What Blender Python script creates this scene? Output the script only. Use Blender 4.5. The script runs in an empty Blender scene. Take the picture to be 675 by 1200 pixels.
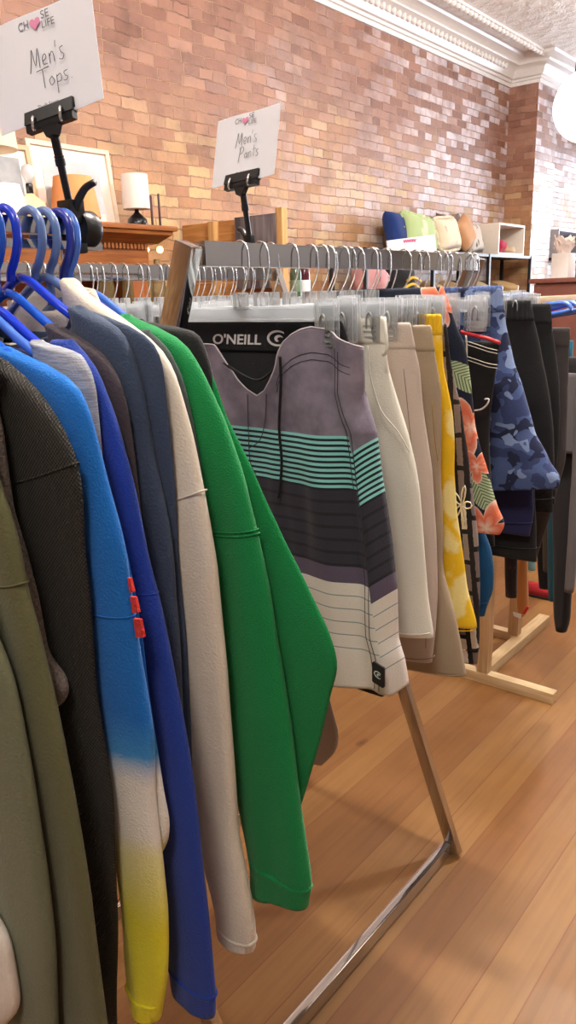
import bpy, bmesh, math, random
from mathutils import Vector, Matrix, noise as mn
random.seed(7)
PI = math.pi
C = bpy.context.scene.collection

# ------------------------------------------------------------------ camera
# X = across the racks (away from the brick wall), Y = along the racks and the wall, Z = up
F = 900.0; CX, CY = 337.5, 600.0; CAMZ = 1.5
a0, a1 = 1100.0 - CX, 326.0 - CY
b0 = 430.0 - CX; b1 = -(F * F + a0 * b0) / a1
Rv = Vector((a0, a1, F)).normalized()
Up = -Vector((b0, b1, F)).normalized()
Uv = Rv.cross(Up).normalized()
def ray(px, py):
    d = Vector((px - CX, py - CY, F))
    return Vector((Uv.dot(d), Rv.dot(d), Up.dot(d)))
def on_r(px, py, r):
    d = ray(px, py); t = r / d.y; return Vector((d.x * t, r, CAMZ + d.z * t))
def on_u(px, py, u):
    d = ray(px, py); t = u / d.x; return Vector((u, d.y * t, CAMZ + d.z * t))
def on_z(px, py, z):
    d = ray(px, py); t = (z - CAMZ) / d.z; return Vector((d.x * t, d.y * t, z))
cam_d = bpy.data.cameras.new('camera'); cam = bpy.data.objects.new('camera', cam_d); C.objects.link(cam)
cam_d.sensor_fit = 'AUTO'; cam_d.sensor_width = 36.0; cam_d.lens = 36.0 * F / 1200.0
cam_d.clip_start = 0.02; cam_d.clip_end = 100
cx = Vector((Uv.x, Rv.x, Up.x)); cy = -Vector((Uv.y, Rv.y, Up.y)); cz = -Vector((Uv.z, Rv.z, Up.z))
m = Matrix((cx, cy, cz)).transposed().to_4x4(); m.translation = (0, 0, CAMZ)
cam.matrix_world = m
bpy.context.scene.camera = cam
vs = bpy.context.scene.view_settings
vs.view_transform = 'Standard'; vs.look = 'None'; vs.gamma = 1; vs.use_curve_mapping = False
vs.exposure = 0.08

# ------------------------------------------------------------------ materials
def lin(c):
    o = []
    for v in c[:3]:
        v /= 255.0
        o.append(v / 12.92 if v <= 0.04045 else ((v + 0.055) / 1.055) ** 2.4)
    return (o[0], o[1], o[2], 1.0)
class NT:
    def __init__(s, name, rough=0.8, metal=0.0, spec=0.5):
        s.mat = bpy.data.materials.new(name); s.mat.use_nodes = True
        s.nt = s.mat.node_tree; s.b = s.nt.nodes['Principled BSDF']
        s.b.inputs['Roughness'].default_value = rough; s.b.inputs['Metallic'].default_value = metal
        s.b.inputs['Specular IOR Level'].default_value = spec
        s._co = None
    def n(s, t, **k):
        x = s.nt.nodes.new(t)
        for a, v in k.items(): setattr(x, a, v)
        return x
    def l(s, a, b): s.nt.links.new(a, b)
    def put(s, sock, v):
        if isinstance(v, (int, float)): sock.default_value = v
        elif isinstance(v, (tuple, list)): sock.default_value = v
        else: s.l(v, sock)
    def co(s):
        if s._co is None: s._co = s.n('ShaderNodeTexCoord').outputs['Object']
        return s._co
    def xyz(s):
        x = s.n('ShaderNodeSeparateXYZ'); s.l(s.co(), x.inputs[0]); return x.outputs
    def comb(s, x, y, z=0.0):
        c = s.n('ShaderNodeCombineXYZ')
        for i, v in enumerate((x, y, z)): s.put(c.inputs[i], v)
        return c.outputs[0]
    def mt(s, op, a, b=0.0, c=0.0):
        x = s.n('ShaderNodeMath', operation=op)
        s.put(x.inputs[0], a); s.put(x.inputs[1], b); s.put(x.inputs[2], c)
        return x.outputs[0]
    def mix(s, f, a, b, blend='MIX'):
        x = s.n('ShaderNodeMix', data_type='RGBA', blend_type=blend)
        s.put(x.inputs[0], f); s.put(x.inputs[6], a); s.put(x.inputs[7], b); return x.outputs[2]
    def ramp(s, f, stops, interp='LINEAR'):
        x = s.n('ShaderNodeValToRGB'); e = x.color_ramp.elements; x.color_ramp.interpolation = interp
        while len(e) < len(stops): e.new(0.5)
        for i, (p, c) in enumerate(stops): e[i].position = p; e[i].color = c
        s.put(x.inputs[0], f); return x.outputs[0]
    def scl(s, v, sc):
        x = s.n('ShaderNodeVectorMath', operation='MULTIPLY'); s.l(v, x.inputs[0]); x.inputs[1].default_value = sc
        return x.outputs[0]
    def add(s, v, w):
        x = s.n('ShaderNodeVectorMath', operation='ADD'); s.l(v, x.inputs[0]); s.put(x.inputs[1], w)
        return x.outputs[0]
    def noise(s, scale, detail=3, vec=None, rough=0.5, out=0, dist=0.0):
        x = s.n('ShaderNodeTexNoise'); x.inputs['Scale'].default_value = scale; x.inputs['Detail'].default_value = detail
        x.inputs['Roughness'].default_value = rough; x.inputs['Distortion'].default_value = dist
        s.l(vec if vec is not None else s.co(), x.inputs['Vector']); return x.outputs[out]
    def voro(s, scale, vec=None, out='Distance', feature='F1'):
        x = s.n('ShaderNodeTexVoronoi', feature=feature); x.inputs['Scale'].default_value = scale
        s.l(vec if vec is not None else s.co(), x.inputs['Vector']); return x.outputs[out]
    def col(s, c): s.put(s.b.inputs['Base Color'], c)
    def bump(s, h, strength=0.3, dist=0.002, norm=None):
        x = s.n('ShaderNodeBump'); x.inputs['Strength'].default_value = strength; x.inputs['Distance'].default_value = dist
        s.put(x.inputs['Height'], h)
        if norm is not None: s.l(norm, x.inputs['Normal'])
        s.l(x.outputs[0], s.b.inputs['Normal']); return x.outputs[0]
def simple(name, c, rough=0.6, metal=0.0, spec=0.5, var=0.06, scale=30):
    t = NT(name, rough, metal, spec)
    c = lin(c); n = t.noise(scale, 3)
    t.col(t.mix(n, tuple(v * (1 - var) for v in c[:3]) + (1,), tuple(min(1, v * (1 + var)) for v in c[:3]) + (1,)))
    return t.mat
def cloth_finish(t, color, weave=900, wb=0.25, var=0.10, wr=0.5, rib=0.0):
    n = t.noise(14, 4); n2 = t.noise(220, 3)
    k = t.mt('ADD', t.mt('MULTIPLY', n, var), t.mt('MULTIPLY', n2, var))
    k = t.mt('ADD', k, 1.0 - var)
    t.col(t.mix(1.0, color, t.comb(k, k, k), 'MULTIPLY'))
    h = t.mt('ADD', t.mt('MULTIPLY', t.noise(weave * 0.45, 2), 1.0), t.mt('MULTIPLY', t.noise(9, 2, t.scl(t.co(), (1, 1, 0.4))), wr * 5))
    if rib: h = t.mt('ADD', h, t.mt('MULTIPLY', t.mt('SINE', t.mt('ADD', t.mt('MULTIPLY', t.xyz()[0], 620.0), t.mt('MULTIPLY', t.noise(20, 2), 6.0))), rib))
    t.bump(h, min(1.0, wb * 1.8), 0.0025)
    t.b.inputs['Sheen Weight'].default_value = 0.12; t.b.inputs['Sheen Roughness'].default_value = 0.5
def fabric(name, c, weave=900, wb=0.25, rough=0.9, var=0.10, heather=None, wr=0.5, rib=0.0):
    t = NT(name, rough, 0, 0.25)
    col = lin(c)
    if heather:
        v = t.scl(t.co(), heather[1]); f = t.ramp(t.noise(1.0, 3, v), [(0.35, (0, 0, 0, 1)), (0.65, (1, 1, 1, 1))])
        col = t.mix(f, lin(c), lin(heather[0]))
    else:
        col = t.mix(0.0, col, col)
    cloth_finish(t, col, weave, wb, var, wr, rib)
    return t.mat
def waffle(name, c, c2):
    t = NT(name, 0.95, 0, 0.2); o = t.xyz()
    a = t.mt('SINE', t.mt('MULTIPLY', o[2], 1500)); b = t.mt('SINE', t.mt('MULTIPLY', t.mt('ADD', o[0], o[1]), 1500))
    g = t.mt('MULTIPLY', a, b)
    t.col(t.mix(t.mt('MULTIPLY', t.mt('ADD', g, 1.0), 0.5), lin(c), lin(c2)))
    t.bump(g, 0.5, 0.002)
    return t.mat
def chrome_mat(name, c=(200, 199, 198), rough=0.09):
    t = NT(name, rough, 1.0); t.col(lin(c))
    t.bump(t.noise(7, 0), 0.10, 0.004)
    t.put(t.b.inputs['Roughness'], t.ramp(t.noise(9, 3), [(0.3, (rough * 0.6,) * 3 + (1,)), (0.8, (rough * 1.8,) * 3 + (1,))]))
    return t.mat
def clear_mat(name, c=(244, 246, 248), body=0.15):
    t = NT(name, 0.12, 0, 0.6); t.col(lin(c)); nt = t.nt
    tr = t.n('ShaderNodeBsdfTransparent'); tr.inputs[0].default_value = (0.97, 0.975, 0.98, 1)
    mx = t.n('ShaderNodeMixShader'); fr = t.n('ShaderNodeFresnel'); fr.inputs[0].default_value = 1.5
    t.l(t.mt('MINIMUM', t.mt('ADD', t.mt('MULTIPLY', fr.outputs[0], 1.1), body), 1.0), mx.inputs[0])
    t.l(tr.outputs[0], mx.inputs[1]); t.l(t.b.outputs[0], mx.inputs[2])
    t.l(mx.outputs[0], nt.nodes['Material Output'].inputs[0])
    return t.mat
def emit(name, c, s):
    t = NT(name); t.col(lin(c)); t.b.inputs['Emission Color'].default_value = lin(c); t.b.inputs['Emission Strength'].default_value = s
    return t.mat

def brick_mat(name, axis):      # axis 0 : bricks run along Y on a wall ; axis 1 : bricks run along X
    t = NT(name, 0.6, 0, 0.5); o = t.xyz()
    wob = t.mt('MULTIPLY', t.mt('SUBTRACT', t.noise(1.3, 2), 0.5), 0.03)
    fine = t.n('ShaderNodeTexNoise'); fine.inputs['Scale'].default_value = 22; fine.inputs['Detail'].default_value = 3
    t.l(t.co(), fine.inputs['Vector'])
    fx = t.n('ShaderNodeSeparateXYZ'); t.l(fine.outputs['Color'], fx.inputs[0])
    wig = lambda i: t.mt('MULTIPLY', t.mt('SUBTRACT', fx.outputs[i], 0.5), 0.022)
    along = o[1] if axis == 0 else o[0]
    v = t.comb(t.mt('ADD', along, wig(0)), t.mt('ADD', t.mt('ADD', o[2], wob), wig(1)), 0.0)
    b = t.n('ShaderNodeTexBrick'); t.l(v, b.inputs['Vector'])
    b.offset = 0.5; b.offset_frequency = 2; b.squash = 0.62; b.squash_frequency = 5
    b.inputs['Scale'].default_value = 1.0; b.inputs['Brick Width'].default_value = 0.19; b.inputs['Row Height'].default_value = 0.0615
    b.inputs['Mortar Size'].default_value = 0.0042; b.inputs['Mortar Smooth'].default_value = 0.5; b.inputs['Bias'].default_value = 0.0
    b.inputs['Color1'].default_value = (0, 0, 0, 1); b.inputs['Color2'].default_value = (1, 1, 1, 1); b.inputs['Mortar'].default_value = (0.5, 0.5, 0.5, 1)
    rnd = b.outputs['Color']
    low = t.ramp(rnd, [(0.0, lin((164, 114, 78))), (0.22, lin((190, 145, 102))), (0.45, lin((174, 124, 88))), (0.68, lin((197, 155, 112))), (0.9, lin((208, 178, 126))), (1.0, lin((180, 132, 92)))])
    high = t.ramp(rnd, [(0.0, lin((128, 86, 70))), (0.3, lin((154, 110, 92))), (0.55, lin((140, 96, 80))), (0.8, lin((166, 124, 106))), (1.0, lin((148, 106, 88)))])
    zz = t.mt('ADD', o[2], t.mt('MULTIPLY', t.mt('SUBTRACT', t.noise(0.9, 2), 0.5), 1.1))
    zf = t.ramp(t.mt('MULTIPLY', t.mt('SUBTRACT', zz, 2.0), 0.85), [(0.05, (0, 0, 0, 1)), (0.75, (1, 1, 1, 1))])
    c = t.mix(zf, low, high)
    # pale window sheen painted into the colour of some bricks further along the wall
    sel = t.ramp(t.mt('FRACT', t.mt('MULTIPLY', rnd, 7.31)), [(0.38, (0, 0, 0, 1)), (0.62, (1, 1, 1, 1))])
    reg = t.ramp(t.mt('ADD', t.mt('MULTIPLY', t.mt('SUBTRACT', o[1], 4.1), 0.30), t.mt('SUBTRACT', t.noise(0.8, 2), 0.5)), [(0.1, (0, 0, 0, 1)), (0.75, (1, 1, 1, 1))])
    pale_sheen = t.mt('MULTIPLY', t.mt('MULTIPLY', sel, reg), t.ramp(t.noise(9, 4), [(0.3, (0.35,) * 3 + (1,)), (0.6, (0.85,) * 3 + (1,))]))
    if axis == 0: c = t.mix(pale_sheen, c, lin((220, 208, 214)))
    dirt = t.ramp(t.noise(6, 6, rough=0.65), [(0.32, (0.68, 0.66, 0.64, 1)), (0.5, (0.96, 0.95, 0.94, 1)), (0.66, (1.08, 1.05, 1.0, 1))])
    c = t.mix(1.0, c, dirt, 'MULTIPLY')
    mortar = t.mix(t.ramp(t.noise(5, 4), [(0.35, (0, 0, 0, 1)), (0.5, (1, 1, 1, 1))]), lin((118, 84, 68)), lin((180, 138, 106)))
    c = t.mix(t.mt('MULTIPLY', b.outputs['Fac'], 0.85), c, mortar)
    t.col(c)
    t.put(t.b.inputs['Roughness'], t.ramp(t.mt('ADD', t.mt('MULTIPLY', rnd, 0.5), t.mt('MULTIPLY', t.noise(3, 2), 0.5)), [(0.25, (0.34,) * 3 + (1,)), (0.75, (0.62,) * 3 + (1,))]))
    h = t.mt('SUBTRACT', t.mt('ADD', t.mt('MULTIPLY', t.noise(38, 4), 0.30), t.mt('MULTIPLY', rnd, 0.35)), b.outputs['Fac'])
    t.bump(h, 0.8, 0.012)
    return t.mat
def floor_mat():
    t = NT('fir floorboards', 0.42, 0, 0.4); o = t.xyz()
    v = t.comb(o[1], t.mt('ADD', o[0], 0.045), 0.0)
    b = t.n('ShaderNodeTexBrick'); t.l(v, b.inputs['Vector']); b.offset = 0.37; b.offset_frequency = 2
    b.inputs['Scale'].default_value = 1.0; b.inputs['Brick Width'].default_value = 14.0; b.inputs['Row Height'].default_value = 0.105
    b.inputs['Mortar Size'].default_value = 0.0016; b.inputs['Mortar Smooth'].default_value = 0.2
    b.inputs['Color1'].default_value = (0, 0, 0, 1); b.inputs['Color2'].default_value = (1, 1, 1, 1)
    rnd = b.outputs['Color']
    base = t.ramp(rnd, [(0.0, lin((126, 84, 46))), (0.35, lin((134, 93, 51))), (0.65, lin((129, 88, 48))), (1.0, lin((146, 106, 60)))])
    g = t.n('ShaderNodeTexNoise'); g.inputs['Scale'].default_value = 1.0; g.inputs['Detail'].default_value = 5; g.inputs['Distortion'].default_value = 0.6
    sv = t.comb(t.mt('MULTIPLY', o[0], 60), t.mt('ADD', t.mt('MULTIPLY', o[1], 2.2), t.mt('MULTIPLY', rnd, 40)), 0.0)
    t.l(sv, g.inputs['Vector'])
    grain = t.ramp(g.outputs[0], [(0.32, (0.88, 0.85, 0.82, 1)), (0.5, (0.98, 0.97, 0.96, 1)), (0.68, (1.05, 1.04, 1.02, 1))])
    c = t.mix(1.0, base, grain, 'MULTIPLY')
    kv = t.comb(t.mt('MULTIPLY', o[0], 5.5), t.mt('MULTIPLY', o[1], 3.0), 0.0)
    kn = t.ramp(t.mt('ADD', t.voro(1.0, kv), t.mt('MULTIPLY', t.noise(30, 3), 0.08)), [(0.07, (0.42, 0.34, 0.28, 1)), (0.15, (1, 1, 1, 1))])
    c = t.mix(1.0, c, kn, 'MULTIPLY')
    bl = t.ramp(t.noise(3.5, 4), [(0.3, (0.9, 0.88, 0.85, 1)), (0.7, (1.05, 1.05, 1.05, 1))])
    c = t.mix(1.0, c, bl, 'MULTIPLY')
    c = t.mix(b.outputs['Fac'], c, lin((120, 74, 40)))
    t.col(c)
    t.put(t.b.inputs['Roughness'], t.ramp(t.noise(6, 3), [(0.3, (0.36,) * 3 + (1,)), (0.7, (0.52,) * 3 + (1,))]))
    t.bump(t.mt('SUBTRACT', t.mt('MULTIPLY', g.outputs[0], 0.15), b.outputs['Fac']), 0.3, 0.003)
    return t.mat
def wood_mat(name, c, c2, axis=0, rough=0.5, sc=8):
    t = NT(name, rough, 0, 0.4); s = [sc * 6, sc * 6, sc * 6]; s[axis] = sc * 0.5
    g = t.noise(1.0, 5, t.scl(t.co(), tuple(s)), dist=0.8)
    t.col(t.mix(t.ramp(g, [(0.3, (0, 0, 0, 1)), (0.7, (1, 1, 1, 1))]), lin(c), lin(c2)))
    t.bump(g, 0.15, 0.002)
    return t.mat
def tin_mat():
    t = NT('pressed tin', 0.38, 0, 0.5); t.col(lin((222, 212, 202)))
    v = t.voro(9.0); w = t.noise(26, 4, dist=1.5)
    t.bump(t.mt('ADD', v, t.mt('MULTIPLY', w, 0.8)), 0.6, 0.03)
    return t.mat

CH = chrome_mat('chrome'); WIRE = chrome_mat('chrome wire', (225, 225, 225), 0.18)
CLEAR = clear_mat('clear plastic'); PLASTER = simple('white plaster', (225, 218, 208), 0.8)
BLACKPL = simple('black plastic', (22, 22, 23), 0.32); BLACKMET = simple('black metal', (28, 28, 32), 0.45)
PAPER = simple('white paper', (236, 235, 240), 0.7, var=0.02, scale=6); INK = simple('black ink', (30, 28, 34), 0.6); PINK = simple('pink ink', (235, 150, 185), 0.7)
GREYINK = simple('grey print', (110, 108, 112), 0.7)
LIGHTWOOD = wood_mat('pale pine', (214, 190, 150), (186, 154, 108), 1, 0.55)
LIGHTWOODX = wood_mat('pale pine board', (216, 194, 156), (190, 160, 114), 0, 0.55)
LIGHTWOODZ = wood_mat('pale pine post', (200, 172, 132), (174, 142, 102), 2, 0.55)
MANTEL = wood_mat('oak stain', (160, 98, 50), (118, 66, 32), 1, 0.4)
MANTELZ = wood_mat('oak stain upright', (168, 98, 50), (130, 70, 34), 2, 0.45)
CRATE = wood_mat('rough plank', (196, 142, 84), (160, 106, 56), 0, 0.7)
CRATEZ = wood_mat('rough post', (210, 166, 108), (178, 130, 76), 2, 0.7)

# ------------------------------------------------------------------ mesh helpers
def bm_new(): return bmesh.new()
def obj(name, bm, mat, parent=None, loc=None, smooth=True, angle=None):
    me = bpy.data.meshes.new(name)
    base = parent_base(parent) if parent is not None else Vector(loc if loc is not None else (0, 0, 0))
    bmesh.ops.recalc_face_normals(bm, faces=bm.faces[:])
    bmesh.ops.translate(bm, verts=bm.verts[:], vec=-base)
    for f in bm.faces: f.smooth = smooth
    bm.to_mesh(me); bm.free()
    if smooth and angle: 
        me.set_sharp_from_angle(angle=math.radians(angle))
    if isinstance(mat, (list, tuple)):
        for x in mat: me.materials.append(x)
    else: me.materials.append(mat)
    o = bpy.data.objects.new(name, me); C.objects.link(o)
    if parent is not None: o.parent = parent
    else: o.location = base
    return o
def parent_base(p):
    v = Vector((0, 0, 0))
    while p is not None: v += p.location; p = p.parent
    return v
def thing(name, label, cat, loc=(0, 0, 0), group=None):
    o = bpy.data.objects.new(name, None); C.objects.link(o); o.location = loc; o.empty_display_size = 0.05
    o['label'] = label; o['category'] = cat
    if group: o['group'] = group
    return o
def tag(o, label, cat, group=None):
    o['label'] = label; o['category'] = cat
    if group: o['group'] = group
    return o
def struct(name, bm, mat, **k):
    o = obj(name, bm, mat, **k); o['kind'] = 'structure'; return o
def dup(root, dv, label=None, group=None):
    r = root.copy(); C.objects.link(r); r.location = root.location + Vector(dv)
    if label: r['label'] = label
    if group: r['group'] = group
    for ch in list(root.children):
        c = ch.copy(); C.objects.link(c); c.parent = r
        for g in ch.children:
            d = g.copy(); C.objects.link(d); d.parent = c
    return r
def box(bm, lo, hi, bev=0.0):
    lo = Vector(lo); hi = Vector(hi); s = hi - lo
    r = bmesh.ops.create_cube(bm, size=1.0); vs_ = r['verts']
    bmesh.ops.scale(bm, vec=s, verts=vs_); bmesh.ops.translate(bm, vec=(lo + hi) / 2, verts=vs_)
    if bev > 0:
        es = list({e for v in vs_ for e in v.link_edges})
        bmesh.ops.bevel(bm, geom=es, offset=bev, segments=2, affect='EDGES', profile=0.7)
    return bm
def bar(bm, p, q, w, h, side=None, bev=0.0015):
    """rectangular bar from p to q; w across 'side', h across the third direction"""
    p = Vector(p); q = Vector(q); d = (q - p); L = d.length; d.normalize()
    sd = Vector(side) if side is not None else Vector((0, 0, 1)); sd = (sd - d * sd.dot(d)).normalized(); t = d.cross(sd)
    n0 = len(bm.verts)
    r = bmesh.ops.create_cube(bm, size=1.0); vs_ = r['verts']
    bmesh.ops.scale(bm, vec=(w, h, L), verts=vs_)
    if bev > 0:
        es = list({e for v in vs_ for e in v.link_edges})
        o = bmesh.ops.bevel(bm, geom=es, offset=bev, segments=2, affect='EDGES', profile=0.7)
        vs_ = list({v for f in o['faces'] for v in f.verts} | {v for v in vs_ if v.is_valid})
    M = Matrix((sd, t, d)).transposed().to_4x4(); M.translation = (p + q) / 2
    bmesh.ops.transform(bm, matrix=M, verts=vs_)
    return bm
def smooth_path(pts, k=4):
    P = [Vector(p) for p in pts]; out = []
    for i in range(len(P) - 1):
        p0 = P[max(i - 1, 0)]; p1 = P[i]; p2 = P[i + 1]; p3 = P[min(i + 2, len(P) - 1)]
        for j in range(k):
            t = j / k
            out.append(0.5 * ((2 * p1) + (p2 - p0) * t + (2 * p0 - 5 * p1 + 4 * p2 - p3) * t * t + (3 * p1 - p0 - 3 * p2 + p3) * t ** 3))
    out.append(P[-1]); return out
def tube(bm, pts, rad, n=8, closed=False, k=1, flat=None):
    P = smooth_path(pts, k) if k > 1 else [Vector(p) for p in pts]
    N = len(P); rings = []; prev = None
    for i in range(N):
        if closed: d = P[(i + 1) % N] - P[i - 1]
        else: d = P[min(i + 1, N - 1)] - P[max(i - 1, 0)]
        if d.length < 1e-9: d = Vector((0, 0, 1))
        d.normalize()
        if prev is None:
            a = Vector((0, 0, 1)) if abs(d.z) < 0.9 else Vector((1, 0, 0)); x = (a - d * a.dot(d)).normalized()
        else:
            x = prev - d * prev.dot(d)
            x = x.normalized() if x.length > 1e-6 else d.orthogonal().normalized()
        prev = x; y = d.cross(x); r = rad(i / max(1, N - 1)) if callable(rad) else rad
        rings.append([bm.verts.new(P[i] + (x * math.cos(2 * PI * j / n) + y * math.sin(2 * PI * j / n)) * r) for j in range(n)])
    for i in range(N if closed else N - 1):
        A = rings[i]; B = rings[(i + 1) % N]
        for j in range(n): bm.faces.new((A[j], A[(j + 1) % n], B[(j + 1) % n], B[j]))
    if not closed:
        bm.faces.new(rings[0][::-1]); bm.faces.new(rings[-1])
    return bm
def lathe(bm, c, prof, n=24, axis='z'):
    c = Vector(c); rings = []
    for (r, h) in prof:
        R = []
        for j in range(n):
            a = 2 * PI * j / n; x, y = r * math.cos(a), r * math.sin(a)
            v = {'z': (x, y, h), 'x': (h, x, y), 'y': (x, h, y)}[axis]
            R.append(bm.verts.new(c + Vector(v)))
        rings.append(R)
    for A, B in zip(rings, rings[1:]):
        for j in range(n): bm.faces.new((A[j], A[(j + 1) % n], B[(j + 1) % n], B[j]))
    bm.faces.new(rings[0][::-1]); bm.faces.new(rings[-1])
    return bm
def prism(bm, poly, ex):
    """polygon of Vectors extruded along ex"""
    A = [bm.verts.new(Vector(p)) for p in poly]; B = [bm.verts.new(Vector(p) + Vector(ex)) for p in poly]; n = len(A)
    bm.faces.new(A); bm.faces.new(B[::-1])
    for i in range(n): bm.faces.new((A[i], A[(i + 1) % n], B[(i + 1) % n], B[i]))
    return bm
def lerp_tab(tab, z):
    """tab sorted by descending z : [(z, value)]"""
    if z >= tab[0][0]: return tab[0][1]
    for (z0, v0), (z1, v1) in zip(tab, tab[1:]):
        if z >= z1:
            t = (z0 - z) / max(1e-9, z0 - z1); return v0 + (v1 - v0) * t
    return tab[-1][1]
def sm(vals, k=3, keep_ends=True):
    for _ in range(k):
        w = vals[:]
        for i in range(1, len(vals) - 1): w[i] = 0.25 * vals[i - 1] + 0.5 * vals[i] + 0.25 * vals[i + 1]
        vals = w
    return vals
def trace(px, r, clean=True):
    t = []
    for (x, y) in px:
        p = on_r(x, y, r)
        if not t or p.z < t[-1][0] - 1e-4: t.append((p.z, p.x))
    return t
def lobe(bm, r, tabR, tabL, th, NZ=64, n=32, e=2.3, amp=0.004, seed=0.0, tilt=0.0, hemwave=0.0, freq=22, lean=None, top_round=True, pinch=None, smk=2, foldz=1.6):
    """a hanging piece of cloth: a flattened closed loft between a left and a right edge, thickness th(t), t = 0 top .. 1 bottom"""
    zt = tabR[0][0]; zb = tabR[-1][0]
    zs = [zt + (zb - zt) * (i / (NZ - 1)) for i in range(NZ)]
    uR = sm([lerp_tab(tabR, z) for z in zs], smk); uL = sm([lerp_tab(tabL, z) for z in zs], 3)
    rings = []
    def ring(z, u0, u1, tk, t, kk=1.0, bm=bm):
        R = []
        mid = (u0 + u1) / 2; hw = (u1 - u0) / 2 * kk
        for j in range(n):
            th_ = 2 * PI * j / n; c, s = math.cos(th_), math.sin(th_)
            x = math.copysign(abs(c) ** (2 / e), c); y = math.copysign(abs(s) ** (2 / e), s)
            u = mid + hw * x
            pk = 1.0
            if pinch: pk = pinch(u, t)
            a = amp * min(1.0, t * 5 + 0.25)
            f = mn.noise(Vector((u * freq, z * foldz, seed * 7.3))) * a + mn.noise(Vector((u * freq * 2.3, z * foldz * 2.1, seed * 3.1 + 9))) * a * 0.5
            rr = r + tk * y * pk + f * (1.0 - 0.5 * abs(x)) + (lean(t) if lean else 0.0)
            hb = max(0.0, (t - 0.8) / 0.2)
            zz = z + tilt * (u - mid) * hb + hemwave * hb * math.sin(u * 55 + seed) * 0.5
            uu = u + 0.35 * a * mn.noise(Vector((7.7, z * 9, seed))) 
            R.append(bm.verts.new((uu, rr, zz)))
        return R
    if top_round:
        rings.append(ring(zt + 0.003, uL[0], uR[0], th(0) * 0.5, 0, 0.985))
    for i, z in enumerate(zs): rings.append(ring(z, uL[i], uR[i], th(i / (NZ - 1)), i / (NZ - 1)))
    rings.append(ring(zb - 0.002, uL[-1], uR[-1], th(1) * 0.55, 1, 0.985))
    for A, B in zip(rings, rings[1:]):
        for j in range(n): bm.faces.new((A[j], A[(j + 1) % n], B[(j + 1) % n], B[j]))
    bm.faces.new(rings[0][::-1]); bm.faces.new(rings[-1])
    lobe.mk = lambda b, z, u0, u1, tk, t: ring(z, u0, u1, tk, t, 1.0, b); lobe.bm = None; lobe.zs = zs; lobe.uL = uL; lobe.uR = uR; lobe.th = th
    return zs, uL, uR
def ring_at(z, out=0.0004, slope=0.0):
    """points of the last lobe's outline at height z, pushed out a little"""
    zs = lobe.zs; t = (zs[0] - z) / (zs[0] - zs[-1]); t = max(0.0, min(0.999, t)); x = t * (len(zs) - 1); i = int(x); f = x - i
    l = lobe.uL[i] * (1 - f) + lobe.uL[i + 1] * f; r_ = lobe.uR[i] * (1 - f) + lobe.uR[i + 1] * f
    b = bmesh.new(); keep = lobe.bm; lobe.bm = b
    R = lobe.mk(b, z, l - out, r_ + out, lobe.th(t) + out, t); P = [v.co.copy() for v in R]; b.free()
    for p in P: p.z += slope * (p.x - (l + r_) / 2) - 0.004 * (1 - ((p.x - (l + r_) / 2) / max(1e-4, (r_ - l) / 2)) ** 2)
    return P
def seam_ring(bm, r, uL, uR, zL, zR, tk, rad=0.0013, n=36, e=2.3):
    mid = (uL + uR) / 2; hw = (uR - uL) / 2
    P = []
    for j in range(n):
        a = 2 * PI * j / n; c, s = math.cos(a), math.sin(a)
        x = math.copysign(abs(c) ** (2 / e), c); y = math.copysign(abs(s) ** (2 / e), s)
        P.append(Vector((mid + (hw + 0.0002) * x, r + (tk + 0.0002) * y, zL + (zR - zL) * (x + 1) / 2 - 0.006 * (1 - x * x))))
    tube(bm, P, rad, 6, closed=True)
    return bm

# ------------------------------------------------------------------ the room
WU = -3.6; CEIL = 3.66
bm = bm_new(); box(bm, (WU - 0.1, -4.2, -0.1), (4.2, 11.2, 0)); struct('floor', bm, floor_mat(), smooth=False)
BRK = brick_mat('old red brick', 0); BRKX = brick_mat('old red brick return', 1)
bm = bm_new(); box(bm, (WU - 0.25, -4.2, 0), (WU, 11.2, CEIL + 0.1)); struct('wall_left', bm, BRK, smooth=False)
PR0, PR1, PU = 8.03, 8.55, -3.30
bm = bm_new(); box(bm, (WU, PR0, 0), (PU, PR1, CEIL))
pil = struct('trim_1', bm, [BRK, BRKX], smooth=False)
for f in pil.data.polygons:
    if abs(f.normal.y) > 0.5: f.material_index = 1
bm = bm_new(); box(bm, (WU, -4.2, CEIL), (4.2, 11.2, CEIL + 0.1)); struct('ceiling', bm, tin_mat(), smooth=False)
bm = bm_new(); box(bm, (4.2, -4.2, 0), (4.4, 11.2, CEIL)); struct('wall_right', bm, simple('grey painted wall', (158, 156, 156), 0.8), smooth=False)
bm = bm_new(); box(bm, (WU, -4.4, 0), (4.2, -4.2, CEIL)); struct('wall_back', bm, simple('grey plaster', (150, 146, 142), 0.8), smooth=False)
# shop front at the far end with a wide window
bm = bm_new()
box(bm, (WU, 11.2, 0), (4.2, 11.4, 0.55)); box(bm, (WU, 11.2, 3.25), (4.2, 11.4, CEIL))
box(bm, (WU, 11.2, 0.55), (-3.3, 11.4, 3.25)); box(bm, (1.6, 11.2, 0.55), (4.2, 11.4, 3.25))
struct('wall_front', bm, PLASTER, smooth=False)
bm = bm_new()
for u in (-3.3, -1.7, -0.1, 1.55): box(bm, (u, 11.22, 0.55), (u + 0.05, 11.3, 3.25))
box(bm, (-3.3, 11.22, 0.55), (1.6, 11.3, 0.6)); box(bm, (-3.3, 11.22, 3.2), (1.6, 11.3, 3.25)); box(bm, (-3.3, 11.22, 2.4), (1.6, 11.3, 2.44))
wf = struct('window_1', bm, simple('dark window frame', (60, 52, 46), 0.5), smooth=False)
bm = bm_new(); box(bm, (-3.3, 11.25, 0.55), (1.6, 11.256, 3.25))
gl = obj('pane', bm, clear_mat('window glass', (240, 244, 248), 0.02), wf, smooth=False)

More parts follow.
